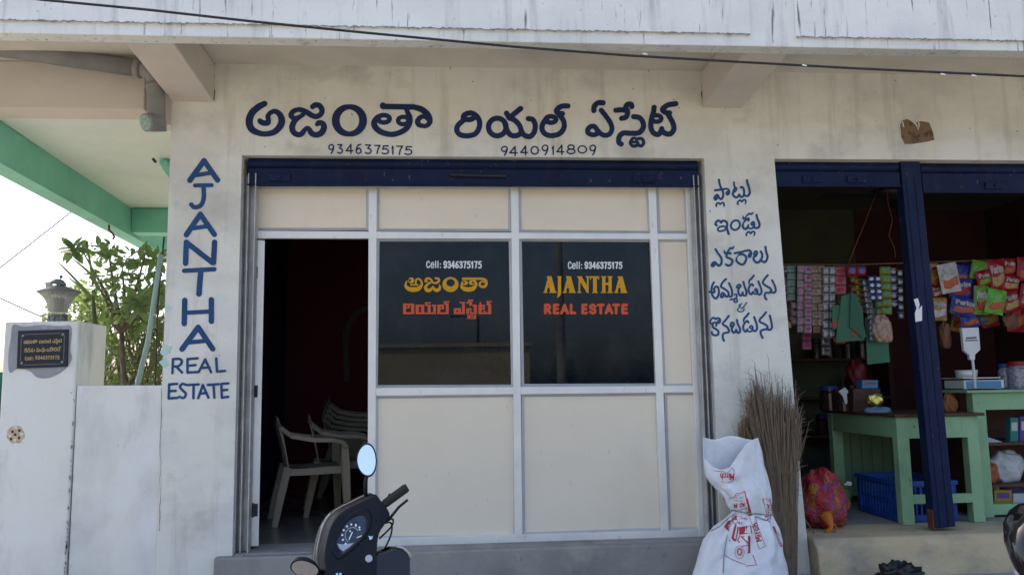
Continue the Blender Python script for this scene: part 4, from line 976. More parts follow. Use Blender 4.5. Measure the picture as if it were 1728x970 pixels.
for (pts, r, nm, lab, cat, mt) in (([(232,648),(250,575),(272,430)], .018, 'leaning_pole', 'pale green painted pole leaning against the shop corner behind the wall', 'pole', mat('pale_green_pole', (.30, .42, .38), .5, var=.1)),
                     ([(262,648),(266,520),(273,440),(277,400)], .006, 'iron_rod', 'thin dark iron rod standing behind the wall beside the green pole', 'rod', M_darkmetal)):
    m = MB(); q = [P(x, y, .55) for x, y in pts]; q = [Vector((q[0].x-(q[1].x-q[0].x)*2.5, .55, .05))]+q; m.tube(q, r, 10); setp(m.build(nm, mt, smooth=True), lab, cat)

# =================================================================== cables
def cable(name, label, pts, Y, r, mt, parts=None):
    m = MB(); m.tube([P(x, y, Y) for x, y in pts], r, 6); o = m.build(name, mt, smooth=True); return setp(o, label, 'cable')
M_cab = mat('dusty_black_cable', (.035, .035, .04), .8, var=.5, scale=60)
xs = [(-420,-78),(-60,-18),(70,0),(250,17),(420,36),(620,56),(864,79),(1060,94),(1250,105),(1450,116),(1728,129),(2200,142)]
cable('overhead_cable', 'thick black overhead cable sagging across the shop front', xs, -1.5, .0065, M_cab)
m = MB()
for (x, y) in ((1085,92),(1354,111),(1588,126),(1640,128)):
    m.tube([P(x, y-1, -1.512), P(x+7, y+.5, -1.512)], .004, 5)
setp(m.build('tape_scrap', mat('white_tape', (.8, .8, .8), .6, var=.05)), 'scraps of white tape stuck on the thick overhead cable', 'tape')
cable('thin_wire', 'thin wire slanting up across the white sky at the left edge', [(-120,530),(0,452),(130,350),(290,220)], 6, .008, M_cab)
cable('thin_wire', 'thin wire sloping down behind the pillar lamp', [(-150,430),(0,503),(60,530),(150,565)], 5, .008, M_cab)
m = MB(); m.tube([P(x, y, -.02) for x, y in ((744,78),(752,88),(755,97),(751,103))], .0018, 5); m.tube([P(x, y, -.02) for x, y in ((748,78),(757,92),(755,100),(752,102),(758,110),(761,118))], .002, 5)
setp(m.build('loose_wire', M_rust), 'short rusty wire ends dangling from the balcony ceiling', 'wire')

# =================================================================== across the street (seen in the dark glass)
ob = thing('street_building', 'long low cream building across the street, seen reflected in the dark glass', 'building', (-12, -38, 0))
m = MB(); m.box(-40, 4.4, -46, -38, 0, 3.55); m.build('wall', layered('cream_street_wall', (.55, .47, .30), [((.40, .33, .2), (.4, .4, .8), .42, .7, .7, 5)]), ob)
m = MB(); m.box(-40.1, 4.5, -46.1, -37.85, 3.551, 3.75); m.build('roof_edge', MATS['cream_street_wall'], ob)
m = MB(); m.box(-40.05, 4.45, -37.999, -37.9, 0, .55); m.build('plinth', M_concrete, ob)
m = MB(); m.tube([(2.5, -12, 0), (2.45, -12, 7.5)], [.11, .08], 12); m.box(1.9, 3.0, -12.05, -11.95, 7.0, 7.1); setp(m.build('utility_pole', M_concrete), 'tall concrete utility pole across the street, seen in the right window', 'utility pole')
sl_ = thing('street_lamp', 'thin street lamp with one arm behind the cream street building', 'street lamp', (1.9, -47, 0))
m = MB(); m.tube([(1.9, -47, 0), (2.0, -47, 5.9)], .09, 8); m.build('post', M_darkmetal, sl_)
m = MB(); m.tube([(2.0, -47, 5.9), (.8, -47, 5.95)], .05, 6); m.box(.2, .9, -47.1, -46.9, 5.88, 5.99); m.build('lamp_arm', M_darkmetal, sl_)
random.seed(2)
for (x, y, h, r) in ((6.6, -40, 3.4, 1.1), (12.0, -42, 2.6, 1.6), (15.5, -36, 3.0, 1.3)):
    t_ = thing('street_tree', {6.6: 'dark round tree just right of the cream street building', 12.0: 'low wide tree far across the street', 15.5: 'small tree across the street to the far right'}[x], 'tree', (x, y, 0))
    m = MB(); m.tube([(x, y, 0), (x, y, h*.6)], [.12, .06], 7); m.build('trunk', M_bark, t_)
    m = MB()
    for _ in range(900):
        d = rv(); p = Vector((x, y, h*.65))+d*r*random.uniform(.4, 1)*(.8+.3*math.sin(d.x*4+d.z*5)); L = .2; leaf(m, p, rv(), rv(), L, L*.5, .1)
    m.build('crown', M_leafB, t_)

# =================================================================== scooter
M_sblk = mat('satin_black_plastic', (.005, .008, .012), .40, var=.3, scale=14, bump=.05, bscale=300, spec=.22)
M_gloss = mat('gloss_black_paint', (.008, .008, .010), .12, var=.1, scale=5, coat=.6)
M_rub = mat('black_rubber', (.022, .022, .022), .8, var=.2, scale=40)
M_chrome = mat('chrome', (.75, .76, .78), .12, 1.0, var=0)
M_mirror = mat('mirror_glass', (.9, .92, .94), .02, 1.0, var=0)
M_vinyl = mat('black_vinyl', (.02, .02, .021), .55, var=.2, scale=30, bump=.1)
MATS['satin_black_plastic'].node_tree.nodes['Principled BSDF'].inputs['Coat Weight'].default_value = 0
M_lens = bpy.data.materials.new('clear_lens'); M_lens.use_nodes = True; b_ = M_lens.node_tree.nodes['Principled BSDF']
b_.inputs['Base Color'].default_value = (.5, .54, .57, 1); b_.inputs['Transmission Weight'].default_value = .35; b_.inputs['Roughness'].default_value = .03; b_.inputs['IOR'].default_value = 1.3
M_dial = mat('dial_face', srgb(40, 52, 72), .3, var=.5, scale=25, coat=.3)
M_silver = mat('silver_plastic', (.42, .44, .46), .4, .4, var=.1)
def sring(cx, cy, cz, hx, hz, n=32, e=2.9, ax='y', tilt=0):
    out = []
    for k in range(n):
        a = 2*math.pi*k/n; c, s = math.cos(a), math.sin(a)
        u = hx*abs(c)**(2/e)*(1 if c >= 0 else -1); v = hz*abs(s)**(2/e)*(1 if s >= 0 else -1)
        out.append(Vector((cx+u, cy+tilt*v, cz+v)) if ax == 'y' else Vector((cx+u, cy+v, cz)))
    return out
def xf(m, M): m.v = [M @ v for v in m.v]; return m
DASH_O = P(596.2, 906, -2.15)
def build_scooter(name, label, W, steer, mirR, mirL):
    """local frame: x right, y forward, z up; mirR / mirL are the mirror centres in the local frame"""
    t = thing(name, label, 'scooter', (0, 0, 0), None)
    Wi = W.inverted(); S = Matrix.Identity(4)
    # ---- handlebar group, modelled round a dash face that leans back towards the rider (u right, v up, both in mm-like dash units)
    O = DASH_O; fR = Vector((1, .06, 0)).normalized(); fU = Vector((0, .36, .93)).normalized(); fN = fR.cross(fU).normalized(); fwd = Vector((-.42, .90, -.12)).normalized(); Q = .000584
    def D(x, y, h=0): return Wi @ (O+fR*((x-490)*Q)+fU*((700-y)*Q*1.06)+fN*h)
    def DF(x, y, d): return Wi @ (O+fR*((x-490)*Q)+fU*((700-y)*Q*1.06)+fwd*d)
    ol = smooth_pts([(490,482),(560,450),(628,430),(664,470),(692,505),(722,545),(705,610),(660,680),(648,800),(650,980),(645,1120),(345,1120),(325,970),(308,890),(292,810),(300,720),(322,625),(368,552),(425,510)], [1]*19, True, 3)[0][:-1]
    cxo, cyo = 490, 760
    def oring(sc, d, dx=0, dy=0): return [DF(cxo+(q[0]-cxo)*sc+dx, cyo+(q[1]-cyo)*sc+dy, d) for q in ol]
    m = MB(); m.loft([oring(.90, -.014), oring(.955, -.013), oring(.985, -.005), oring(1.0, .008), oring(1.0, .035), oring(.985, .06)]); m.build('handlebar_cowl', M_sblk, t, smooth=False, bevel=.004)
    m = MB(); m.loft([oring(.99, .0605), oring(1.03, .063), oring(1.03, .10), oring(.97, .15, 0, 20), oring(.80, .20, 0, 45), oring(.50, .235, 0, 70), oring(.2, .245, 0, 80)]); m.build('front_cover', M_gloss, t, smooth=True)
    hl = [oring(.55, .16, -10, 190), oring(.52, .21, -10, 190), oring(.40, .245, -10, 180), oring(.15, .26, -10, 170)]; m = MB(); m.loft(hl); m.build('headlight', M_lens, t, smooth=True)
    dl = smooth_pts([(383,738),(400,690),(430,632),(472,592),(522,572),(556,578),(571,612),(567,652),(548,692),(498,742),(430,790),(402,772)], [1]*12, True, 3)[0][:-1]
    gx, gy = 480, 680
    def dring(sc, h): return [D(gx+(q[0]-gx)*sc, gy+(q[1]-gy)*sc, h) for q in dl]
    m = MB(); m.loft([dring(1.42, .010), dring(1.36, .020), dring(1.12, .019), dring(1.02, .0155), dring(.99, .0145)], caps=False); bz = m.build('instrument_panel', M_sblk, t, smooth=False, bevel=.002)
    m = MB(); m.add(dring(1.01, .0152), [tuple(range(len(dl)))]); m.build('dial_face', M_dial, bz)
    mk = MB()
    def tick(x0, y0, x1, y1, w_):
        a_, b2 = Vector((x0, y0)), Vector((x1, y1)); n_ = (b2-a_).normalized(); s_ = Vector((-n_.y, n_.x))*w_
        mk.add([D(*(a_-s_), .0162), D(*(b2-s_), .0162), D(*(b2+s_), .0162), D(*(a_+s_), .0162)], [(0, 1, 2, 3)])
    for k_ in range(8):
        a_ = rad(232-k_*27); c_, s_ = math.cos(a_), -math.sin(a_); tick(482+c_*58, 690+s_*60, 482+c_*70, 690+s_*72, 5)
    for k_ in range(22):
        a_ = rad(235-k_*9.5); c_, s_ = math.cos(a_), -math.sin(a_); tick(482+c_*42, 690+s_*44, 482+c_*47, 690+s_*49, 1.4)
    tick(463, 718, 484, 672, 3.2); tick(514, 708, 552, 695, 2.6); tick(528, 655, 535, 662, 4); tick(465, 662, 472, 669, 4); tick(500, 640, 512, 632, 2)
    mk.build('dial_markings', mat('white_print', (.72, .74, .76), .5, var=0), bz)
    m = MB(); m.add([D(x, y, .0158) for x, y in ((388,738),(420,745),(470,742),(498,738),(470,762),(430,787),(404,770))], [tuple(range(7))]); m.build('glare_strip', mat('dial_glare', (.30, .36, .44), .25, var=.1), bz)  # glare on the lower dial glass, painted as a pale strip
    m = MB(); m.prism([D(x, y, .016) for x, y in ((592,700),(612,706),(622,700),(616,722),(600,726))], (Wi.to_3x3() @ fN)*.004); m.build('emblem', M_chrome, t)
    for x in (390, 412): m = MB(); m.prism([D(x, 920, .015), D(x+14, 916, .015), D(x+16, 944, .015), D(x+2, 948, .015)], (Wi.to_3x3() @ fN)*.005); m.build('emblem', M_chrome, t)
    tub = lambda nm, mt, pts, r, n=12: MB().tube([D(*p) for p in pts], r, n).build(nm, mt, t, smooth=True)
    tub('grip', M_rub, [(660,520,-.01),(690,498,-.005),(700,490,0),(832,404,.01),(846,396,.011)], [.014, .015, .0175, .0185, .015], 14)
    tub('grip', M_rub, [(330,880,-.03),(262,905,-.03),(250,908,-.03),(160,950,-.03),(150,955,-.03)], [.013, .014, .0165, .0170, .014], 14)
    tub('brake_lever', M_sblk, [(690,560,-.03),(730,575,-.035),(742,560,-.04),(790,500,-.05),(850,455,-.05)], [.009, .008, .006, .0055, .005], 8)
    tub('brake_lever', M_sblk, [(300,930,-.05),(250,950,-.06),(170,990,-.07)], [.009, .006, .005], 8)
    for pts in ([(660,620,-.03),(735,600,-.05),(740,660,-.09),(690,760,-.12)], [(640,450,-.02),(600,420,-.05),(540,470,-.10),(500,540,-.14)], [(700,600,-.03),(748,580,-.04),(742,620,-.06),(660,690,-.08)]):
        m = MB(); m.tube([D(*p) for p in smooth_pts(pts, [1]*len(pts))[0]], .0038, 6); m.build('control_cable', M_rub, t, smooth=True)
    m = MB(); m.loft([[D(x, y, h) for x, y in ((640,500),(668,476),(705,520),(728,560),(722,590),(690,600),(660,560))] for h in (-.05, .004, .012)]); m.build('switch_box', M_sblk, t, bevel=.004)
    m = MB(); m.loft([[D(x, y, h) for x, y in ((712,442),(726,430),(740,440),(730,462),(716,462))] for h in (-.01, .012)]); m.build('switch_button', M_sblk, t, bevel=.002)
    m = MB(); m.tube([D(600, 840, .012), D(600, 840, .024)], .014, 14); m.build('key_switch', M_silver, t)
    ap = [(560,815),(640,806),(700,796),(770,772),(835,782),(872,812),(890,850),(893,940),(885,1150),(840,1320),(560,1320)]
    m = MB(); acx, acy = 720, 980
    m.loft([[DF(acx+(x-acx)*sc, acy+(y-acy)*sc, d) for x, y in ap] for sc, d in ((.90, .015), (.97, .018), (1, .028), (1, .07), (.95, .10), (.8, .12))]); m.build('apron', M_gloss, t, bevel=.004)
    m = MB(); m.tube([DF(785, 768, .018), DF(838, 780, .016), DF(876, 812, .016), DF(893, 846, .018)], .0045, 8); m.build('apron_trim', M_silver, t, smooth=True)
    for (mc, root, nrm2, hw, hh) in ((mirR, D(562, 442, -.03), None, .040, .066), (mirL, D(300, 895, -.03), None, .044, .058)):
        c, nv, roll = mc
        m = MB(); r_ = S @ root; md = r_.lerp(c, .45)+Vector((0, .03, -.01)); m.tube([r_, md, c-Vector((0, 0, .03))+nv*-.02], [.008, .007, .008], 8); 
        qt = nv.to_track_quat('Z', 'Y').to_matrix() @ Matrix.Rotation(roll, 3, 'Z')
        hd = MB(); prof = [(.0, -.030), (.5, -.027), (.85, -.014), (1.0, 0), (1.03, .004), (.95, .0045)]
        hd.lathe(prof, (0, 0, 0), 28); hd.v = [c+qt @ Vector((v.x*hw, v.y*hh*(1.0+.12*v.x), v.z)) for v in hd.v]
        h = hd.build('mirror', M_sblk, t, smooth=True); m.build('mirror_stem', M_sblk, h, smooth=True)
        gm = MB(); gm.lathe([(0, .0052), (.92, .0052), (.92, .0046), (0, .0046)], (0, 0, 0), 28); gm.v = [c+qt @ Vector((v.x*hw, v.y*hh*(1.0+.12*v.x), v.z)) for v in gm.v]; gm.build('mirror_glass', M_mirror, h)
    # ---- body
    m = MB(); rs = []
    for z, y, hx, hy in ((.30, .13, .16, .05), (.45, .16, .20, .055), (.62, .145, .225, .06), (.70, .12, .215, .055), (.74, .11, .16, .04)):
        rs.append(sring(0, y, z, hx, hy, ax='z', e=3.2))
    m.loft(rs); m.build('leg_shield', M_gloss, t, smooth=True)
    m = MB(); m.tube([(0, .09, .40), (0, .06, .72)], .05, 12); m.build('steering_column', M_sblk, t)
    m = MB(); m.box(-.17, .17, -.45, .12, .28, .32); m.build('floorboard', M_rub, t, bevel=.015)
    m = MB(); rs = [sring(0, y, cz, hx, hz) for y, cz, hx, hz in ((-.42, .42, .13, .10), (-.5, .5, .16, .18), (-.75, .56, .17, .17), (-1.05, .62, .14, .13), (-1.25, .68, .07, .07))]
    m.loft(rs); m.build('rear_body', M_gloss, t, smooth=True)
    m = MB(); rs = [sring(0, y, cz, hx, hz) for y, cz, hx, hz in ((-.42, .72, .07, .03), (-.5, .735, .13, .05), (-.8, .76, .145, .055), (-1.05, .79, .13, .05), (-1.18, .80, .07, .03))]
    m.loft(rs); m.build('seat', M_vinyl, t, smooth=True)
    m = MB(); m.tube([(.12, -1.0, .78), (.14, -1.2, .84), (.0, -1.28, .85), (-.14, -1.2, .84), (-.12, -1.0, .78)], .012, 8); m.build('grab_rail', M_silver, t, smooth=True)
    Rx = Matrix.Rotation(rad(90), 3, 'Y')
    for y in (.33, -.95):
        m = MB(); m.lathe([(.17, -.04), (.21, -.045), (.235, -.025), (.24, 0), (.235, .025), (.21, .045), (.17, .04)], (0, y, .24), 36, Rx, caps=False); wh = m.build('wheel', M_rub, t, smooth=True)
        m = MB(); m.lathe([(0, -.05), (.05, -.05), (.05, -.02), (.165, -.02), (.172, -.035), (.172, .035), (.165, .02), (.05, .02), (.05, .05), (0, .05)], (0, y, .24), 30, Rx); m.build('rim', M_silver, wh)
    m = MB(); rs = []
    for k in range(9):
        a = rad(-10+k*20); rs.append([Vector((u*.075, .33+(.275+.02*(1-abs(u)))*math.cos(a), .24+(.275+.02*(1-abs(u)))*math.sin(a))) for u in (-1, -.6, 0, .6, 1)])
    m.loft(rs, closed=False, caps=False); m.build('front_fender', M_gloss, t, smooth=True, solid=.006)
    m = MB()
    for s in (-1, 1): m.tube([(s*.06, .33, .24), (s*.06, .2, .55)], .018, 8)
    m.build('fork', M_darkmetal, t)
    m = MB(); m.tube([(.0, -.4, .3), (-.16, -.34, .02)], .011, 8); m.tube([(-.05, -.9, .3), (-.1, -.95, .24)], .05, 8); m.tube([(.12, -.6, .26), (.14, -1.15, .34)], [.035, .05], 12); m.build('engine', M_darkmetal, t)
    t.matrix_world = W
    return t
W1 = Matrix.Translation((-.155, -2.15, -.028)) @ Matrix.Rotation(rad(20), 4, 'Z') @ Matrix.Rotation(rad(-14), 4, 'Y')
W1i = W1.inverted()
def loc_dir(v): return (W1i.to_3x3() @ Vector(v)).normalized()
sc1 = build_scooter('scooter', 'black scooter in front of the shopfront with its handlebar turned and an oval mirror raised', W1, rad(14),
    (W1i @ P(619, 776, -2.1), loc_dir((-.12, -.95, .22)), rad(-6)), (W1i @ P(514, 957, -2.42), loc_dir((.05, -.70, -.71)), rad(20)))
sc2 = copy_tree(sc1); sc2['label'] = 'second black scooter cut off by the right edge of the photo, only its nose showing'
sc2.matrix_world = Matrix.Translation((2.70, -2.05, -.15)) @ Matrix.Rotation(rad(72), 4, 'Z') @ Matrix.Rotation(rad(-9), 4, 'Y')
for q in [c_ for c_ in bpy.data.objects if c_.parent == sc2 and c_.name.startswith('mirror')]:
    for c_ in [z_ for z_ in bpy.data.objects if z_.parent == q]: bpy.data.objects.remove(c_)
    bpy.data.objects.remove(q)
for q in (sc1, sc2): q['group'] = 'scooters parked in front of the shops'

# =================================================================== white sack tied with string
YSK = -.34
M_sack = mat('woven_white_plastic', (.72, .74, .77), .38, var=.06, scale=12, bump=.6, bscale=9)
prof = [(745,1187,1278),(765,1188,1284),(785,1191,1288),(805,1204,1294),(825,1214,1298),(845,1224,1300),(858,1232,1300),(866,1236,1300),(876,1226,1304),(890,1206,1311),(910,1188,1318),(930,1182,1321),(950,1176,1325),(970,1171,1328),(1000,1168,1330),(1020,1168,1331),(1032,1176,1325)]
def frim(x):
    xs_ = [1187,1200,1212,1226,1240,1254,1266,1278]; ys_ = [772,786,791,787,766,747,741,738]
    return float(np.interp(x, xs_, ys_))
rings = []; NS = 150; random.seed(6)
ph = [random.uniform(0, 6.28) for _ in range(8)]
ysamp = np.concatenate([np.linspace(745, 866, 46), np.linspace(868.5, 1032, 54)])
for y in ysamp:
    xl = np.interp(y, [p[0] for p in prof], [p[1] for p in prof]); xr = np.interp(y, [p[0] for p in prof], [p[2] for p in prof])
    ring = []; cx = (xl+xr)/2; hw = (xr-xl)/2; f = max(0, 1-abs(y-866)/75); f2 = max(0, 1-abs(y-866)/30)
    for k in range(NS):
        a = 2*math.pi*k/NS; c, s = math.cos(a), math.sin(a)
        t_ = min(1, max(0, (y-745)/90)); x = cx+hw*c
        rimy = frim(x) if s < 0 else 739+3*math.sin(x*.1)
        yy = y if y > 835 else rimy+(835-rimy)*((y-745)/90)
        pz = P(x, yy, YSK); fold = 1+.15*f*math.sin(9*a+ph[0]+y*.02)+.08*f*math.sin(17*a+ph[1])+.045*math.sin(4*a+ph[2]+y*.03)+.03*math.sin(7*a+ph[3]-y*.05)+.018*math.sin(13*a+y*.09+ph[4])+.02*math.sin(3*a-y*.13+ph[5])*math.sin(y*.05+ph[6])
        rid = lambda q: (1-abs(math.sin(q)))**2
        lo = max(0, 1-max(0, y-866)/120) if y >= 866 else max(0, 1-(866-y)/95)
        fold += .10*lo*rid(5.5*a+ph[6]+.6*math.sin(y*.03)) - .06*lo*rid(4*a+ph[7]-y*.012) + .035*rid(2.5*a+y*.055+ph[0]) - .03*rid(3*a-y*.04+ph[4])
        hwm = (P(cx+hw, yy, YSK).x-P(cx-hw, yy, YSK).x)/2
        dep = min(hwm*.62, .19)*(.55 if y < 800 else .55+.45*min(1, (y-800)/60))
        dx = (pz.x-P(cx, yy, YSK).x)*(1+.25*(fold-1))
        v = Vector((P(cx, yy, YSK).x+dx, YSK+dep*s*fold-.02*f2*s, pz.z))
        ring.append(v)
    rings.append(ring)
zmin = .185
for r_ in rings:
    for v in r_:
        if v.z < zmin: v.z = zmin+.002
for n_ in M_sack.node_tree.nodes:
    if n_.type == 'BUMP': n_.inputs['Distance'].default_value = .03; n_.inputs['Strength'].default_value = .55
sk = thing('white_sack', 'white woven plastic sack with red print, tied at its waist beside the pillar', 'sack', (P(1250, 965, YSK).x, YSK, .19))
m = MB(); m.loft(rings, caps=False); m.add([v for v in rings[-1]], [tuple(range(NS))])
body = m.build('sack_body', M_sack, sk, smooth=True, solid=.004)
bmx = [v.copy() for r_ in rings for v in r_]; fx = []
for i in range(len(rings)-1):
    for k in range(NS):
        a_, b2 = i*NS+k, i*NS+(k+1) % NS; fx.append((a_, b2, b2+NS, a_+NS))
bvh = BVHTree.FromPolygons(bmx, fx)
def on_sack(x, y):
    h = bvh.ray_cast(CAM, ray(x, y).normalized(), 50)
    if h[0] is None: return None
    n = h[1] if h[1].dot(ray(x, y)) < 0 else -h[1]
    return h[0]+n*.0045
M_red = mat('red_print', (.42, .035, .05), .55, var=.2, scale=50); M_redw = mat('white_on_red', (.72, .72, .74), .5, var=.03)
def rot_word(k, txt, cx, cy, L, Hh, ang, w, **kw):
    k2 = Ink(0, 0, 1, w); word(k2, txt, -L/2, -Hh/2, L/2, Hh/2, w, **kw); ca, sa = math.cos(ang), math.sin(ang)
    T = k.T
    k2.warp(lambda p: T((cx+p[0]*ca-p[1]*sa, cy+p[0]*sa+p[1]*ca))); k2.scalew(1/k.sc); k.ops += k2.ops
k = Ink(1195, 730, 8.08, 6)
k.ln((75,515),(210,525),(260,548),(325,475),(352,510),(352,600),(320,655),(260,678),(200,668),(175,645)); rot_word(k, 'Mirch', 255, 592, 180, 75, math.pi+.05, 13, gap=.2)
k.st((185,868),(208,868),(228,910),(245,965)); k.st((300,882),(350,880),(370,850),(385,825),(440,825),(500,795),w=9); k.ln((500,795),(540,960),w=11)
for x, y in ((380,860),(410,855),(375,915),(400,925),(430,890),(460,880),(440,930),(385,885)): k.st((x-14,y),(x,y-8),(x+14,y+3),w=5)
k.ln((740,905),(800,893),(855,960),w=6); k.ln((740,905),(762,965),w=6)
ink_mesh(k, 'red_print', M_red, body, on_sack, .3)
k = Ink(1195, 840, 7.464, 6)
k.ln((205,0),(232,85),(300,165)); k.poly((480,0),(500,0),(560,215),(515,235),(505,100)); k.ln((340,165),(430,135),(505,122),w=8); rot_word(k, 'XBIM'.replace('X','A').replace('B','U'), 395, 88, 120, 50, math.pi-.1, 9)
rot_word(k, 'Mirch', 748, 185, 210, 46, math.pi/2+.08, 13, gap=.2); k.ln((690,0),(745,230)); k.ln((770,0),(795,100),(780,280))
rot_word(k, 'Mirch', 608, 430, 235, 62, -math.pi/2-.28, 15, gap=.2); k.ln((525,240),(640,640),(718,604),(582,235),w=6)
k.poly((200,365),(250,290),(300,270),(258,418)); k.poly((300,270),(360,220),(370,300),(335,330),(310,305)); k.poly((385,365),(540,348),(548,445),(390,462))
k.st((340,330),(300,500)); k.ln((345,345),(305,500),(330,530),w=26); k.ln((375,370),(345,540),w=14); k.ln((400,470),(372,540),(395,560),w=14)
k.ln((512,485),(512,680),w=24); k.ln((525,680),(490,690),w=8); k.ln((505,570),(425,490),w=14); k.ln((495,590),(430,605),w=9); k.ln((410,490),(460,487),w=8)
k.el(395, 678, 58, 78, 5); k.el(398, 675, 30, 45, 5)
for a_ in range(8): k.el(398+26*math.cos(a_*.785), 670+38*math.sin(a_*.785), 9, 11, 5)
k.st((205,712),(300,770),(465,832),w=8); k.ln((470,855),(608,838),(560,715),w=8)
k.ln((820,365),(915,600),w=24); k.st((870,440),(885,470),w=8); rot_word(k, 'is', 400, 320, 50, 34, math.pi, 7); rot_word(k, 'Cuai', 450, 262, 90, 26, math.pi+.1, 5); k.st((265,525),(270,545),w=10)
k.ln((360,230),(430,235),w=6)
ink_mesh(k, 'red_print', M_red, body, on_sack, .3)
on2 = lambda x, y: (None if on_sack(x, y) is None else on_sack(x, y)+Vector((0, -.003, 0)))
k = Ink(1195, 840, 7.464, 6); rot_word(k, 'Mir', 462, 405, 120, 66, math.pi-.05, 16, gap=.2); k.el(260, 335, 13, 15, 7); rot_word(k, 'NRMH', 870, 490, 190, 18, 1.19, 5)
ink_mesh(k, 'white_lettering', M_redw, body, on2, .3)
M_str = mat('grey_twine', (.28, .31, .29), .8, var=.25, scale=80)
m = MB()
iw = int(np.argmin(np.abs(ysamp-864)))
wr = rings[iw]; cw = sum(wr, Vector())/NS
m.tube([cw+(v-cw)*1.06+Vector((0, 0, .02*((v.x-cw.x)*-6))) for v in wr]+[cw+(wr[0]-cw)*1.06], .005, 6)
m.tube([q for q in (on_sack(1240, 866), on_sack(1228, 876), P(1214, 888, YSK-.13), P(1204, 893, YSK-.1), P(1200, 895, YSK-.05)) if q], .004, 6)
m.tube([q+Vector((0, -.004, 0)) for q in [on_sack(x, y) for x, y in ((1238,868),(1230,890),(1224,915),(1221,940),(1220,965))] if q], .003, 6)
m.tube([q+Vector((0, -.004, 0)) for q in [on_sack(x, y) for x, y in ((1250,862),(1262,866),(1280,873),(1298,880))] if q], .004, 6)
m.build('tie_string', M_str, sk, smooth=True)

# =================================================================== brooms
def strawmat(name, c):
    m = mat(name, c, .75, var=.45, scale=25, stretch=(6, 6, .5)); return m
M_straw = strawmat('brown_coir_straw', (.165, .12, .08)); M_straw2 = strawmat('tan_straw', (.26, .17, .09))
def broom(name, label, foot, tie, fan, Y, n, r, mt, seed, spread, hair=.15):
    random.seed(seed); t = thing(name, label, 'broom', (P(foot[0], foot[1], Y).x, Y, .19))
    m = MB()
    fx0, fx1, fy = foot[0]-foot[2], foot[0]+foot[2], foot[1]
    for i in range(n):
        u = random.gauss(0, .42); u = max(-1, min(1, u)); v = random.uniform(-1, 1)
        top = random.choice(fan); u2 = random.uniform(-1, 1)
        k_ = random.random()
        xt = fan[0][0]+(fan[-1][0]-fan[0][0])*k_; yt = np.interp(xt, [f[0] for f in fan], [f[1] for f in fan])+abs(random.gauss(0, 52))
        if random.random() < hair: yt -= abs(random.gauss(0, 22))
        lat = k_*2-1
        a = P(foot[0]+foot[2]*(lat*.6+u*.4), fy, Y+v*.05); b = P(tie[0]+tie[2]*(lat*.8+u*.25), tie[1], Y+v*.07); c = P(xt, yt, Y+.05+v*.07)
        d = c+(c-b).normalized()*.02+Vector((random.gauss(0, .015)*spread, random.gauss(0, .01), -.0))
        if random.random() < .10:
            sgn = random.choice((-1, 1)); c = c+Vector((sgn*random.uniform(.01, .06), random.uniform(-.03, .01), random.uniform(-.04, .05))); d = c+(c-b).normalized()*.03+Vector((sgn*random.uniform(0, .03), 0, random.uniform(-.02, .01)))
        m.tube([a, a.lerp(b, .5)+rv()*.004, b+rv()*.006, b.lerp(c, .55)+rv()*.009, c+rv()*.008, d], [r, r, r*.9, r*.8, r*.55, r*.25], 3, caps=False)
    m.build('straw', mt, t)
    return t
b1 = broom('broom', 'tall bundle of brown broom straw leaning on the pillar behind the white sack', (1331,985,14), (1315,800,31), [(1258,668),(1275,648),(1300,668),(1330,672),(1352,700)], -.17, 980, .0028, M_straw, 1, 2.3, .4)
m = MB(); q = [P(1331+18*math.cos(a*.524), 938+2*math.sin(a*.5), -.17+.06*math.sin(a*.524)) for a in range(13)]; q = [Vector((P(1329, 938, -.17).x+.06*math.cos(a*.524), -.17+.055*math.sin(a*.524), P(1329, 938, -.17).z+.004*a/12)) for a in range(13)]
m.tube(q, .004, 6); m.build('binding', mat('red_thread', (.25, .06, .04), .8, var=.2), b1)
broom('broom', 'short tan straw broom standing between the sack and the tall brown bundle', (1278,985,10), (1264,790,16), [(1246,712),(1262,696),(1280,704)], -.085, 420, .0026, M_straw2, 2, .6)
m = MB()
random.seed(9)
bl = thing('black_bag', 'crumpled black plastic bag lying on the pavement before the grocery step', 'bag', (P(1515, 965, -.36).x, -.36, .2))
for i in range(1):
    vs = []; c = P(1514, 976, -.36); fs = []
    NB, NA = 14, 26
    for j in range(NB):
        for k_ in range(NA):
            th_ = math.pi*j/(NB-1)/2; ph_ = 2*math.pi*k_/NA; rr_ = 1+.14*math.sin(3*ph_+j)+.10*math.sin(7*ph_-j*1.3)+.015*random.uniform(-1, 1)
            vs.append(c+Vector((.125*math.sin(th_)*math.cos(ph_)*rr_*(1.0+.35*(math.cos(ph_) > .6)), .09*math.sin(th_)*math.sin(ph_)*rr_, .105*max(0, math.cos(th_))**.8*rr_-.01)))
    for j in range(NB-1):
        for k_ in range(NA): a_ = j*NA+k_; b2 = j*NA+(k_+1) % NA; fs.append((a_, b2, b2+NA, a_+NA))
    m.add(vs, fs)
m.build('bag_body', mat('black_polythene', (.014, .012, .014), .35, var=.2, scale=20, bump=.6, bscale=25), bl, smooth=True)

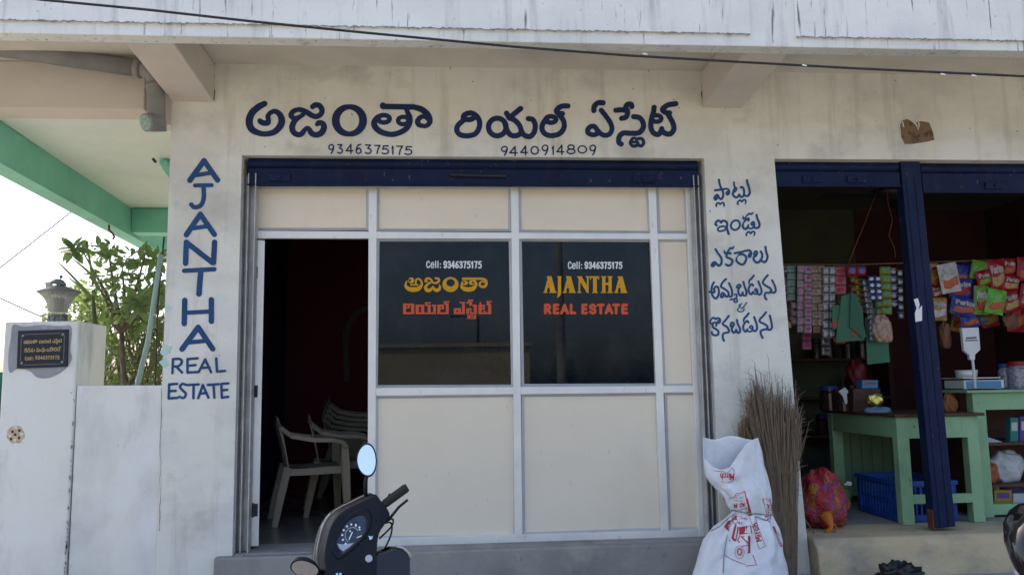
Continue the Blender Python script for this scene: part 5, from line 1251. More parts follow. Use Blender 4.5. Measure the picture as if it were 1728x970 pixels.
# =================================================================== plastic chairs in the office
M_chair = mat('cream_plastic', (.36, .31, .23), .4, var=.06)
def ribbon(m, pts, w, th, side):
    """flat bar following pts: side(i) gives the width direction"""
    pts = [Vector(p) for p in pts]; rs = []
    for i, p in enumerate(pts):
        t_ = (pts[min(i+1, len(pts)-1)]-pts[max(i-1, 0)]).normalized(); s = Vector(side[i] if isinstance(side, list) else side); s = (s-t_*s.dot(t_)).normalized(); n_ = t_.cross(s)
        ww = w[i] if isinstance(w, (list, tuple)) else w
        rs.append([p-s*ww/2-n_*th/2, p+s*ww/2-n_*th/2, p+s*ww/2+n_*th/2, p-s*ww/2+n_*th/2])
    m.loft(rs); return m
def make_chair(name, label):
    t = thing(name, label, 'chair', (0, 0, 0), 'plastic chairs in the office')
    m = MB(); rs = []
    for y, z, hw in ((.23, .405, .20), (.22, .43, .215), (.10, .432, .22), (-.10, .42, .21), (-.20, .415, .195)): rs.append([Vector((x*hw, y, z-.012*(1-x*x))) for x in np.linspace(-1, 1, 9)])
    m.loft(rs, closed=False, caps=False); m.build('seat', M_chair, t, smooth=True, solid=.008)
    m = MB(); arch_ = [(-.19, -.20, .42), (-.215, -.235, .60), (-.20, -.265, .74), (-.12, -.285, .785), (0, -.29, .80), (.12, -.285, .785), (.20, -.265, .74), (.215, -.235, .60), (.19, -.20, .42)]
    ribbon(m, arch_, [.05, .055, .06, .065, .065, .065, .06, .055, .05], .012, [(1, 0, 0), (1, 0, .1), (.7, 0, .6), (.3, 0, 1), (0, 0, 1), (-.3, 0, 1), (-.7, 0, .6), (-1, 0, .1), (-1, 0, 0)])
    for x in (-.11, -.055, 0, .055, .11): ribbon(m, [(x, -.205, .43), (x*1.05, -.24, .60), (x*1.05, -.28, .775)], .028, .008, (1, 0, 0))
    m.build('backrest', M_chair, t, smooth=False, bevel=.004)
    for s in (-1, 1):
        m = MB(); ribbon(m, [(s*.20, -.262, .74), (s*.245, -.18, .675), (s*.27, -.02, .645), (s*.275, .12, .64), (s*.268, .20, .62), (s*.262, .225, .58)], [.04, .05, .055, .055, .055, .055], .034, (1, 0, 0)); m.build('armrest', M_chair, t, bevel=.004)
        m = MB(); ribbon(m, [(s*.262, .222, .60), (s*.25, .235, .43), (s*.262, .255, .0)], [.055, .06, .045], .022, (.3*s, 1, 0)); ribbon(m, [(s*.255, .2, .60), (s*.235, .2, .43), (s*.25, .23, .0)], [.03, .04, .03], .014, (1, 0, 0)); m.build('leg', M_chair, t, bevel=.004)
        m = MB(); ribbon(m, [(s*.20, -.205, .44), (s*.22, -.26, .2), (s*.235, -.30, .0)], [.06, .055, .045], .022, (.3*s, 1, 0)); m.build('leg', M_chair, t, bevel=.004)
        m = MB(); ribbon(m, [(s*.225, .22, .405), (s*.215, 0, .40), (s*.20, -.21, .40)], .05, .01, (0, 0, 1)); m.build('seat_rail', M_chair, t)
    return t
c1 = make_chair('plastic_chair', 'cream plastic armchair nearest the open doorway, standing alone on the floor')
c1.location = (-1.09, 1.30, FL); c1.rotation_euler = (0, 0, rad(-74))
def chair(x, y, z, rz, lab):
    c = copy_tree(c1); c.location = (x, y, FL+z); c.rotation_euler = (0, 0, rad(rz)); c['label'] = lab
chair(-.90, 1.72, 0, -80, 'cream plastic armchair standing just behind the nearest chair in the doorway')
stk = ['lowest chair of the stack at the back of the dark office', 'second chair up in the stack at the back of the dark office', 'third chair up in the stack at the back of the dark office', 'topmost chair of the stack at the back of the dark office']
for i in range(4): chair(-.95+.02*i, 2.85, .045*i, -84, stk[i])

# =================================================================== grocery shop
M_tgreen = layered('pale_green_paint', (.25, .42, .24), [((.17, .31, .18), (3, 3, 3), .42, .7, .6, 6), ((.13, .20, .12), (9, 9, 3), .56, .74, .6, 6), ((.09, .06, .04), (16, 16, 10), .67, .71, .8, 3)], rough=.5, bump=.15)
M_wood = mat('worn_brown_wood', (.075, .034, .024), .6, var=.35, scale=6, stretch=(1, 1, 6))
# --- front table
tx0, tx1, ty0, ty1, tz = 3.257, 3.895, .295, 1.40, 1.222
tb = thing('shop_table', 'pale green wooden table with plank side standing behind the blue post', 'table', ((tx0+tx1)/2, (ty0+ty1)/2, FL))
m = MB(); m.box(tx0-.02, tx1+.03, ty0-.02, ty1+.02, tz, tz+.022); m.build('tabletop', M_wood, tb, bevel=.004)
for x, y in ((tx0, ty0), (tx1-.09, ty0+.02), (tx0, ty1-.09), (tx1-.09, ty1-.09)):
    m = MB(); m.box(x, x+.09, y, y+.075, FL+.001, tz-.001); m.build('leg', M_tgreen, tb, bevel=.005)
m = MB(); m.box(tx0+.091, tx1-.091, ty0+.008, ty0+.03, tz-.155, tz-.001); m.build('apron', M_tgreen, tb, bevel=.003); m = MB(); m.box(tx0+.006, tx0+.028, ty0+.076, ty1-.091, tz-.15, tz-.001); m.build('apron', M_tgreen, tb, bevel=.003); m = MB(); m.box(tx1-.03, tx1-.008, ty0+.1, ty1-.091, tz-.15, tz-.001); m.build('apron', M_tgreen, tb, bevel=.003)
m = MB(); m.box(tx0+.091, tx1-.091, ty0+.012, ty0+.05, .60, .665); m.build('stretcher', M_tgreen, tb, bevel=.003)
m = MB()
for i in range(5): m.box(tx0+.09+i*.094, tx0+.09+i*.094+.090, ty1-.03, ty1-.012, .52, tz-.001)
m.build('plank_panel', mat('dull_green_plank', (.13, .22, .13), .6, var=.2, scale=5), tb, bevel=.003)
# --- right counter with shelves
cx0, cx1, cy0, cy1 = 3.99, 5.25, .50, 1.10
cz = P(1660, 658, .5).z
ctr = thing('shelf_counter', 'taller pale green open counter with shelves at the right edge of the shop', 'counter', ((cx0+cx1)/2, .8, FL))
m = MB(); m.box(cx0-.06, cx1+.03, cy0-.03, cy1, cz-.02, cz); m.build('countertop', M_tgreen, ctr, bevel=.004)
for x, y in ((cx0, cy0), (cx1-.1, cy0), (cx0, cy1-.09), (cx1-.1, cy1-.09)):
    m = MB(); m.box(x, x+.10, y, y+.08, FL+.001, cz-.021); m.build('leg', M_tgreen, ctr, bevel=.005)
m = MB(); m.box(cx0+.101, cx1-.101, cy0+.006, cy0+.03, cz-.15, cz-.021); m.build('apron', M_tgreen, ctr, bevel=.003); m = MB(); m.box(cx0+.101, cx1-.101, cy0+.006, cy0+.04, P(1700,868,.5).z, P(1700,850,.5).z); m.build('bottom_rail', M_tgreen, ctr, bevel=.003)
zs = [P(1700, 747, .5).z, P(1700, 818, .5).z, P(1700, 852, .5).z-.02]
for z_ in zs:
    m = MB(); m.box(cx0+.02, cx1-.02, cy0+.045, cy1-.1, z_-.02, z_); m.build('shelf', M_wood, ctr)
m = MB(); m.box(cx0+.004, cx0+.02, cy0+.085, cy1-.095, .5, cz-.022); m.box(cx0+.02, cx1-.02, cy1-.02, cy1-.008, .5, cz-.022); m.build('back_panel', M_wood, ctr)
# --- weighing scale
q0, q1 = P(1622, 657, .78), P(1690, 657, .78); bz = cz+.001
ws = thing('weighing_scale', 'white electronic weighing scale with a display on a tall stalk on the counter', 'scale', ((q0.x+q1.x)/2, .8, bz))
M_wpl = mat('off_white_plastic', (.62, .64, .66), .4, var=.06); 
m = MB(); m.box(q0.x, q1.x, .74, 1.0, bz+.008, bz+.075)
for x in (q0.x+.03, q1.x-.03): m.box(x-.015, x+.015, .76, .79, bz, bz+.009)
m.build('scale_body', M_wpl, ws, bevel=.01)
m = MB(); m.box(q0.x+.02, q1.x-.03, .735, .7385, bz+.015, bz+.068); m.build('key_panel', mat('blue_key_panel', (.08, .25, .45), .4, var=.1), ws)
m = MB(); m.box(q0.x-.02, q1.x-.04, .72, 1.02, bz+.088, bz+.096); m.tube([((q0.x+q1.x)/2, .87, bz+.07), ((q0.x+q1.x)/2, .87, bz+.09)], .03, 12); m.build('pan', M_alu, ws, bevel=.003)
m = MB(); m.lathe([(0, 0), (.075, 0), (.085, .06), (.08, .06), (.07, .005), (0, .005)], ((q0.x+q1.x)/2-.05, .88, bz+.097), 24); m.build('steel_bowl', M_alu, ws, smooth=True)
pa, pb = P(1646, 655, .73), P(1641, 606, .73)
m = MB(); m.tube([Vector((pa.x, .732, bz+.01)), pb], .011, 10); m.build('stalk', M_wpl, ws)
m = MB(); m.prism([P(x, y, .72) for x, y in ((1623,553),(1652,552),(1655,590),(1646,598),(1646,607),(1637,607),(1636,599),(1627,592))], (0, .035, 0)); dsp = m.build('display', M_wpl, ws, bevel=.006)
m = MB(); m.prism([P(x, y, .7185) for x, y in ((1629,573.5),(1650,573),(1650,575),(1629,575.5))], (0, .001, 0)); m.prism([P(x, y, .7185) for x, y in ((1630,569),(1648,568),(1648,571),(1630,572))], (0, .001, 0)); m.build('display_print', mat('dim_print', (.12, .10, .14), .6, var=.3, scale=80), dsp)
# --- jars
def jar(name, label, x, y, z, r, h, glass, lidc, group='jars on the counter'):
    t = thing(name, label, 'jar', (x, y, z), group)
    m = MB(); m.lathe([(0, 0), (r, .0), (r*1.02, .02), (r*1.02, h*.72), (r*.85, h*.8), (r*.85, h*.86), (0, h*.86)], (x, y, z), 24); m.build('jar_body', glass, t, smooth=False)
    m = MB(); m.lathe([(0, h*.84), (r*.92, h*.84), (r*.92, h), (r*.85, h*1.02), (0, h*1.02)], (x, y, z), 24); m.build('lid', lidc, t)
    return t
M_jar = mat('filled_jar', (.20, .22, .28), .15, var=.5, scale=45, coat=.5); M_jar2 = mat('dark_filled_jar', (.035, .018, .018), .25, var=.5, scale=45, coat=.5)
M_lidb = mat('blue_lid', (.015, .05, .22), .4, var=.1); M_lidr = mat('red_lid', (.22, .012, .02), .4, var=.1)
j = P(1699, 655, .85); jar('plastic_jar', 'clear plastic jar with a blue lid beside the weighing scale', j.x, .85, cz+.001, .055, .20, M_jar, M_lidb)
j = P(1722, 655, .75); jar('plastic_jar', 'wide plastic jar with a red lid at the right edge of the counter', j.x, .75, cz+.001, .085, .215, M_jar, M_lidr)
# --- things on the counter's shelves
def boxthing(name, label, cat, px, Y, d, colour, group=None, panel=None, rot=0):
    x0, y0, x1, y1 = px; t = thing(name, label, cat, (P((x0+x1)/2, y1, Y).x, Y, P(x0, y1, Y).z), group)
    m = MB(); quad(m, x0, y0, x1, y1, Y, d); m.build('carton', colour, t, bevel=.004)
    if panel:
        m = MB(); w_ = x1-x0; h_ = y1-y0; quad(m, x0+w_*.15, y0+h_*.2, x1-w_*.15, y0+h_*.55, Y-.0015, .001); m.build('printed_panel', panel, t)
    return t
M_teal = mat('teal_card', (.025, .16, .16), .5, var=.1); M_purp = mat('purple_card', (.10, .05, .22), .5, var=.2); M_yel = mat('yellow_pack', (.28, .2, .03), .4, var=.2); M_wht = mat('white_card', (.42, .43, .45), .5, var=.1)
M_org = mat('orange_pack', (.28, .07, .03), .45, var=.3, scale=30); M_cyan = mat('blue_pack', (.04, .20, .45), .35, var=.2)
boxthing('carton', 'small teal carton standing on the upper counter shelf', 'box', (1705,704,1719,745), .62, .06, M_teal, 'cartons on the counter shelves', M_wht)
boxthing('carton', 'small purple carton beside the teal one on the upper counter shelf', 'box', (1721,702,1740,745), .63, .06, M_purp, 'cartons on the counter shelves', M_wht)
def crumple(name, label, cat, px, Y, colour, seed, depth=.5, group=None, freq=1.0):
    x0, y0, x1, y1 = px; a = P(x0, y1, Y); b = P(x1, y0, Y); c = (a+b)/2; rx, rz = abs(b.x-a.x)/2, abs(b.z-a.z)/2
    random.seed(seed); ph = [random.uniform(0, 6.28) for _ in range(6)]
    vs = []; fs = []; NB, NA = 16, 28
    for jj in range(NB):
        th_ = math.pi*jj/(NB-1)
        for kk in range(NA):
            p_ = 2*math.pi*kk/NA; r_ = 1+.10*math.sin(freq*(3*p_+2*th_)+ph[0])+.08*math.sin(freq*(5*p_-4*th_)+ph[1])+.05*math.sin(9*p_+7*th_+ph[2])+.03*math.sin(17*p_-11*th_+ph[3])
            x = math.sin(th_)*math.cos(p_); y = math.sin(th_)*math.sin(p_); z = math.cos(th_)
            f = lambda q: math.copysign(abs(q)**.8, q)
            vs.append(c+Vector((f(x)*rx*r_, f(y)*max(rx, rz)*depth*r_, max(-1, f(z)*r_)*rz)))
    for jj in range(NB-1):
        for kk in range(NA): a_ = jj*NA+kk; b2 = jj*NA+(kk+1) % NA; fs.append((a_, b2, b2+NA, a_+NA))
    m = MB(); m.add(vs, fs); o = m.build(name, colour, None, smooth=True); setp(o, label, cat, group); return o
crumple('plastic_bag', 'crumpled whitish plastic bag on the middle counter shelf', 'bag', (1672,762,1722,816), .72, mat('milky_plastic', (.45, .46, .46), .35, var=.25, scale=25, bump=.6, bscale=30), 3)
crumple('packet', 'orange packet beside the white plastic bag on the middle shelf', 'packet', (1662,782,1682,816), .60, M_org, 4)
boxthing('packet', 'yellow and purple packet lying on the lowest counter shelf', 'packet', (1678,826,1708,852), .60, .10, M_yel, None, M_purp)
boxthing('packet', 'white packet at the right end of the lowest counter shelf', 'packet', (1710,832,1740,852), .60, .1, M_wht)
crumple('packet', 'tan packet leaning on the left of the lowest counter shelf', 'packet', (1671,815,1684,852), .66, mat('tan_pack', (.36, .22, .08), .4, var=.2), 5)
crumple('packet', 'dark purple packet lying behind the yellow one on the lowest shelf', 'packet', (1688,812,1728,850), .80, M_purp, 15)
t = thing('paper_bundle', 'flat white paper bundle on the left of the upper counter shelf', 'papers', (P(1672, 745, .65).x, .65, zs[0]))
m = MB()
for i in range(5): m.box(cx0+.11-.01*i, cx0+.26-.02*i, .58+.01*i, .72, zs[0]+.001+.008*i, zs[0]+.008+.008*i)
m.build('paper_sheets', M_wht, t)
# --- things on the green table
boxthing('carton', 'blue and orange carton on a dark stand above the green table', 'box', (1455,641,1482,655), .95, .1, M_cyan, None, M_org)
boxthing('wooden_stand', 'dark brown box stand under the blue carton on the green table', 'stand', (1440,655.5,1486,704), .95, .2, M_wood)
crumple('foil_pack', 'shiny gold foil pack on the green table', 'packet', (1464,664,1489,686), .80, mat('gold_foil', (.55, .45, .12), .22, .85, var=.3, scale=25, bump=.5, bscale=18), 8)
crumple('blue_bag', 'crumpled pale blue plastic bag under the gold foil pack', 'bag', (1460,686,1503,706), .72, mat('pale_blue_plastic', (.13, .20, .28), .4, var=.2, bump=.5, bscale=25), 9)
crumple('plastic_bag', 'flat grey scrap of plastic on the right of the green table', 'bag', (1512,696,1545,705), .6, mat('grey_plastic', (.2, .2, .22), .4, var=.2), 10)
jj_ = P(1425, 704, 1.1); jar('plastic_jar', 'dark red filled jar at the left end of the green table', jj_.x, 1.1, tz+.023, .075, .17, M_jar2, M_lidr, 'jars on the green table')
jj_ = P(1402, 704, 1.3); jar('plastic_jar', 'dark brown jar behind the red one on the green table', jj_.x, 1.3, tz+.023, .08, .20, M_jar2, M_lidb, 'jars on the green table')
crumple('balloon', 'dark red round bag hanging in the dark behind the green table', 'bag', (1432,610,1460,652), 1.6, mat('deep_red', (.16, .015, .02), .4, var=.2), 12)
m = MB(); quad4(m, [(1415,660),(1426,653),(1432,661),(1429,664),(1430,680),(1427,682),(1422,668)], .85, .002)
tg = thing('price_tag', 'torn white price tag hanging above the green table', 'tag', (P(1422, 665, .85).x, .85, P(1422, 680, .85).z)); m.build('tag_card', M_wht, tg)
m = MB(); m.tube([P(1422, 657, .85), P(1420, 600, .85), P(1418, 540, .86)], .0015, 4); m.build('tag_string', M_darkmetal, tg)
crumple('snack_bag', 'orange and blue bag on the right of the green table beside the post', 'bag', (1594,665,1612,701), .7, mat('orange_blue_bag', (.30, .12, .05), .4, var=.6, scale=18), 14)
# --- dark shelf rack on the back wall with jars
rk = thing('shelf_rack', 'dark wooden rack of shelves against the back wall of the grocery shop', 'shelf', (3.3, 3.0, FL))
m = MB(); 
for x in (2.25, 3.45, 4.65):
    m = MB(); m.box(x, x+.05, 2.85, 3.19, FL+.001, 2.3); m.build('upright', M_wood, rk)
pass
zsh = (.9, 1.3, 1.7, 2.1)
for z_ in zsh:
    m = MB(); m.box(2.301, 3.449, 2.86, 3.18, z_, z_+.025); m.box(3.501, 4.649, 2.86, 3.18, z_, z_+.025); m.build('shelf', M_wood, rk)
random.seed(31)
cols = ['red', 'blue', 'amber']; proto = {}
n_ = 0
for z_ in zsh:
    for i in range(13):
        x = 2.40+i*.165+(.06 if i > 5 else 0)
        if abs(x-3.475) < .09 or random.random() < .35: continue
        cc = random.choice(cols)
        if cc not in proto:
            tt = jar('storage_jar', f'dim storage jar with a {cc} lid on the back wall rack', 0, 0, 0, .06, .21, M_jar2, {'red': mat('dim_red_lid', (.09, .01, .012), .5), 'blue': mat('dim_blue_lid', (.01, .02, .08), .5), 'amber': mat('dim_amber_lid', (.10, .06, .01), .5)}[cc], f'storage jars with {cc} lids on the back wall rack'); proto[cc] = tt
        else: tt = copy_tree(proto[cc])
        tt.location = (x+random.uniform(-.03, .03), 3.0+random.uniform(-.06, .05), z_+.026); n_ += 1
# --- crate
M_crate = mat('blue_crate_plastic', (.012, .06, .30), .42, var=.12, scale=10)
cr = thing('plastic_crate', 'blue slotted plastic crate on the floor under the green table', 'crate', (3.52, .72, FL))
X0, X1, Y0, Y1, Z0, Z1 = 3.285, 3.74, .40, 1.0, FL+.002, P(1540, 812, .40).z
m = MB()
for x, y in ((X0, Y0), (X1-.05, Y0), (X0, Y1-.05), (X1-.05, Y1-.05)): m.box(x, x+.05, y, y+.05, Z0, Z1)
for z_, h in ((Z0, .05), (Z1-.045, .045), (Z0+.13, .02)):
    m.box(X0+.051, X1-.051, Y0+.006, Y0+.018, z_, z_+h); m.box(X0+.051, X1-.051, Y1-.018, Y1-.006, z_, z_+h); m.box(X0+.006, X0+.018, Y0+.051, Y1-.051, z_, z_+h); m.box(X1-.018, X1-.006, Y0+.051, Y1-.051, z_, z_+h)
m.build('crate_frame', M_crate, cr, bevel=.004)
m = MB()
for i in range(9):
    x = X0+.06+i*(X1-X0-.12)/8.5; m.box(x, x+.014, Y0+.008, Y0+.016, Z0+.051, Z1-.046); m.box(x, x+.014, Y1-.016, Y1-.008, Z0+.051, Z1-.046)
for i in range(11):
    y = Y0+.06+i*(Y1-Y0-.12)/10.5; m.box(X0+.008, X0+.016, y, y+.02, Z0+.051, Z1-.046); m.box(X1-.016, X1-.008, y, y+.02, Z0+.051, Z1-.046)
m.build('crate_bars', M_crate, cr)
m = MB(); m.box(X0-.012, X1+.012, Y0-.012, Y0+.004, Z1-.03, Z1+.002); m.box(X0-.012, X1+.012, Y1-.004, Y1+.012, Z1-.03, Z1+.002); m.box(X0-.012, X0+.004, Y0+.005, Y1-.005, Z1-.03, Z1+.002); m.box(X1-.004, X1+.012, Y0+.005, Y1-.005, Z1-.03, Z1+.002); m.build('rim', M_crate, cr, bevel=.003)
m = MB(); m.box(X0+.02, X1-.02, Y0+.02, Y1-.02, Z0+.003, Z0+.01); m.build('crate_base', M_crate, cr)
k = Ink(1340, 780, 4.453, 5); glyph(k, 'K', 946, 234, 964, 276, 6); glyph(k, 'S', 950, 286, 962, 300, 4); ink_mesh(k, 'crate_marking', M_wht, cr, on_plane(Y0-.001), .2)
# --- red net sack
netm = bpy.data.materials.new('red_orange_net'); netm.use_nodes = True; t_ = netm.node_tree; b_ = t_.nodes['Principled BSDF']; tc = t_.nodes.new('ShaderNodeTexCoord')
n1 = t_.nodes.new('ShaderNodeTexNoise'); n1.inputs['Scale'].default_value = 1; n1.inputs['Detail'].default_value = 2; mp_ = t_.nodes.new('ShaderNodeMapping'); mp_.inputs['Scale'].default_value = (13, 13, 3.5); t_.links.new(tc.outputs['Object'], mp_.inputs[0]); t_.links.new(mp_.outputs[0], n1.inputs[0])
cr_ = t_.nodes.new('ShaderNodeValToRGB'); cr_.color_ramp.interpolation = 'EASE'
for p_, c_ in ((.36, (.42, .02, .03, 1)), (.46, (.38, .03, .03, 1)), (.52, (.20, .05, .17, 1)), (.58, (.42, .08, .02, 1)), (.70, (.46, .15, .02, 1))):
    e_ = cr_.color_ramp.elements.new(p_); e_.color = c_
t_.links.new(n1.outputs[0], cr_.inputs[0])
wv = t_.nodes.new('ShaderNodeTexVoronoi'); wv.inputs['Scale'].default_value = 70; t_.links.new(tc.outputs['Object'], wv.inputs[0])
mxx = t_.nodes.new('ShaderNodeMix'); mxx.data_type = 'RGBA'; mxx.blend_type = 'MULTIPLY'; mxx.inputs[0].default_value = .6
t_.links.new(cr_.outputs[0], mxx.inputs[6]); t_.links.new(wv.outputs['Distance'], mxx.inputs[7]); 
sc_ = t_.nodes.new('ShaderNodeVectorMath'); sc_.operation = 'SCALE'; sc_.inputs['Scale'].default_value = 1.2; t_.links.new(mxx.outputs[2], sc_.inputs[0]); t_.links.new(sc_.outputs[0], b_.inputs['Base Color'])
b_.inputs['Roughness'].default_value = .6; bu_ = t_.nodes.new('ShaderNodeBump'); bu_.inputs['Strength'].default_value = .8; bu_.inputs['Distance'].default_value = .01; t_.links.new(wv.outputs['Distance'], bu_.inputs['Height']); t_.links.new(bu_.outputs[0], b_.inputs['Normal'])
ns = thing('net_sack', 'bulging red and orange net sack of vegetables on the shop floor', 'sack', (P(1385, 895, .33).x, .33, FL))
vs = []; fs = []; NB, NA = 26, 40; ca, cb = P(1347, 893, .33), P(1424, 792, .33); c = (ca+cb)/2; c.z = (FL+cb.z)/2
for jj in range(NB):
    th_ = math.pi*jj/(NB-1)
    for kk in range(NA):
        p_ = 2*math.pi*kk/NA; r_ = 1+.085*math.sin(6*p_+3*th_)*math.sin(7*th_)+.07*math.sin(5*p_-6*th_+1)+.03*math.sin(11*p_+9*th_)
        z_ = math.cos(th_); sx = abs(math.sin(th_))**.75*(1-.22*max(0, z_)+.05*max(0, -z_))
        vs.append(c+Vector((sx*math.cos(p_)*(cb.x-ca.x)/2*r_*(1-.12*z_), sx*math.sin(p_)*.17*r_, max(-.98, z_*r_)*(cb.z-FL)/2)))
for jj in range(NB-1):
    for kk in range(NA): a_ = jj*NA+kk; b2 = jj*NA+(kk+1) % NA; fs.append((a_, b2, b2+NA, a_+NA))
m = MB(); m.add(vs, fs); m.build('net_body', netm, ns, smooth=True)
m = MB(); m.tube([P(1393, 868, .16), P(1399, 878, .13), P(1403, 888, .12), P(1398, 896, .12), P(1392, 902, .12)], [.05, .03, .016, .02, .006], 9); m.tube([P(1399, 886, .13), P(1409, 884, .12), P(1412, 892, .12), P(1408, 897, .12)], .006, 6); m.build('knot', mat('orange_net', (.48, .15, .02), .6, var=.2, scale=50), ns, smooth=True)
m = MB(); m.tube([P(1355, 872, .12), P(1364, 884, .12), P(1374, 899, .12)], [.006, .005, .004], 6); setp(m.build('twig', M_bark), 'short dry twig leaning on the red net sack', 'twig')
crumple('leafy_scrap', 'green leafy bunch lying behind the net sack beside the crate', 'greens', (1412,818,1432,862), .62, mat('leaf_green', (.05, .12, .03), .5, var=.4, scale=30), 21)
m = MB(); quad4(m, [(1423,818),(1431,811),(1438,814),(1436,819),(1428,818)], .5, .004); setp(m.build('paper_scrap', M_wht), 'white paper scrap stuck on the greens beside the crate', 'paper')

# --- hanging string, sachet strips and packets
M_rope = mat('hanging_rope', (.12, .07, .04), .8, var=.2)
m = MB(); m.tube([P(1300, 446, .83), P(1430, 447, .83), P(1760, 436, .83)], .006, 6); setp(m.build('hanging_rope', M_rope), 'taut rope across the shop from which the packets hang', 'rope')
for nm, lab, pts, mt in (('orange_wire', 'straight orange wire running from the shutter down to the packets', [(1483,313),(1458,380),(1431,446)], M_org), ('orange_wire', 'wavy orange wire dangling loose under the shutter', [(1496,313),(1499,345),(1506,372),(1500,398),(1508,415),(1511,428),(1510,435)], M_org)):
    m = MB(); pts3 = [P(x, y, .35) for x, y in pts]; m.tube(pts3, .0016, 6); setp(m.build(nm, mt, smooth=True), lab, 'wire')
def strip(label, px, rows, cols_, base, ink_, Y, seed, metal=0, lean=0):
    x0, y0, x1, y1 = px; t = thing('sachet_strip', label, 'sachets', (P((x0+x1)/2, y0, Y).x, Y, P(x0, y0, Y).z), 'sachet strips hanging in the shop')
    random.seed(seed); m = MB(); p_ = MB()
    for r_ in range(rows):
        for c_ in range(cols_):
            u0 = x0+(x1-x0)*c_/cols_; u1 = x0+(x1-x0)*(c_+1)/cols_-.4; v0 = y0+(y1-y0)*r_/rows; v1 = y0+(y1-y0)*(r_+1)/rows-.5
            sh = lean*(v0-y0); dy = random.uniform(-.01, .01)
            G = []; N = 4
            for j in range(N+1):
                for i in range(N+1):
                    a_, b2 = i/N, j/N; h = .012*math.sin(math.pi*a_)*math.sin(math.pi*b2)
                    G.append(P(u0+(u1-u0)*a_+sh, v0+(v1-v0)*b2, Y+dy)-Vector((0, h+.0, 0)))
            m.add(G, [(j*(N+1)+i, j*(N+1)+i+1, (j+1)*(N+1)+i+1, (j+1)*(N+1)+i) for i in range(N) for j in range(N)])
            cxp, cyp = (u0+u1)/2+sh, (v0+v1)/2; rx_, ry_ = (u1-u0)*.33, (v1-v0)*.26
            p_.add([P(cxp+rx_*math.cos(q*.785)*(.9+.3*random.random()), cyp+ry_*math.sin(q*.785)*(.9+.3*random.random()), Y+dy)-Vector((0, .0135, 0)) for q in range(8)], [tuple(range(8))])
            p_.add([P(u0+sh+.3, v0+.5, Y+dy-.006), P(u1+sh-.3, v0+.5, Y+dy-.006), P(u1+sh-.3, v0+(v1-v0)*.14, Y+dy-.009), P(u0+sh+.3, v0+(v1-v0)*.14, Y+dy-.009)], [(0, 1, 2, 3)])
    m.build('sachets', base, t, smooth=True, solid=.002); p_.build('sachet_print', ink_, t)
sm = lambda n, c, r=.35, me=0: mat(n, tuple(q*.62 for q in c), r, me, var=.3, scale=40)
s_w = sm('white_sachet', (.55, .55, .56)); s_g = sm('green_sachet', (.10, .34, .20)); s_p = sm('pink_sachet', (.60, .22, .33)); s_o = sm('orange_print', (.48, .16, .05)); s_pp = sm('magenta_print', (.50, .04, .22)); s_s = sm('silver_sachet', (.50, .50, .52), .25, .5); s_k = sm('dark_print', (.06, .06, .08)); s_y = sm('yellow_sachet', (.50, .36, .04)); s_b = sm('blue_sachet', (.08, .13, .42), .25, .3); s_gy = sm('greenyellow_sachet', (.36, .36, .04)); s_r = sm('red_print2', (.42, .03, .03))
Ys = .80
strip('grey white sachet strip hanging first beside the pillar', (1317,448,1329,497), 4, 1, s_w, s_k, Ys+.05, 1)
strip('green and white sachet strip, second from the pillar', (1328,448,1343,507), 5, 1, s_w, s_g, Ys+.03, 2)
strip('short pink sachet strip below the green and white one', (1334,510,1347,549), 3, 1, s_p, s_w, Ys+.06, 3)
strip('long narrow pink sachet strip ending lowest beside the white ones', (1345,448,1358,561), 9, 1, s_w, s_p, Ys, 4)
strip('white sachet strip with magenta frames and round prints', (1357,448,1370,562), 8, 1, s_w, s_pp, Ys-.01, 5)
strip('double white sachet strip with orange frames', (1370,448,1391,550), 8, 2, s_w, s_o, Ys, 6)
strip('wide clear silvery sachet strip in the middle of the left cluster', (1388,450,1410,571), 8, 2, s_s, s_w, Ys-.02, 7)
strip('short pink packet pair at the top beside the silvery strip', (1407,449,1428,497), 3, 1, s_p, s_r, Ys+.02, 8)
strip('black and yellow spotted sachet strip behind the green paper', (1443,470,1459,528), 6, 1, s_y, s_k, Ys+.03, 9, lean=.12)
strip('silver and black sachet strip hanging left of the blue foil one', (1455,472,1468,560), 9, 1, s_s, s_k, Ys-.03, 10, lean=.14)
strip('blue and silver foil sachet strip, two sachets wide', (1464,466,1486,508), 4, 2, s_b, s_s, Ys-.05, 11, lean=.1)
strip('green and yellow sachet strip hanging last before the post', (1484,450,1503,531), 6, 1, s_gy, s_g, Ys, 12, lean=.04)
strip('silver foil strip hanging below the blue one beside the clear pack', (1467,520,1476,576), 6, 1, s_s, s_k, Ys-.06, 13)
strip('red and blue packet pair at the top of the left cluster', (1429,449,1462,466), 1, 2, s_r, s_b, Ys-.02, 14)
for lab, px, rw, cl, b_1, b_2, sd in (
 ('dim pale strip hanging in the second row behind the first strips', (1322,452,1336,540), 6, 1, s_w, s_o, 41),
 ('dim magenta strip in the second row behind the pink strips', (1350,450,1366,590), 9, 1, s_p, s_pp, 42),
 ('dim silver strip in the second row behind the orange framed strip', (1382,450,1398,600), 9, 1, s_s, s_k, 43),
 ('dim yellow strip in the second row left of the green paper', (1412,480,1426,560), 5, 1, s_y, s_r, 44),
 ('dim red strip in the second row behind the black and yellow one', (1432,466,1448,540), 5, 1, s_r, s_y, 45),
 ('dim green strip in the second row behind the foil strips', (1474,480,1490,560), 6, 1, s_g, s_gy, 46),
 ('dark silver strip hanging alone near the post', (1512,455,1524,540), 6, 1, s_k, s_s, 47),
 ('dim blue strip in the second row beside the green and yellow one', (1500,452,1513,520), 5, 1, s_b, s_w, 48)):
    strip(lab, px, rw, cl, b_1, b_2, Ys+.22, sd, lean=.03)
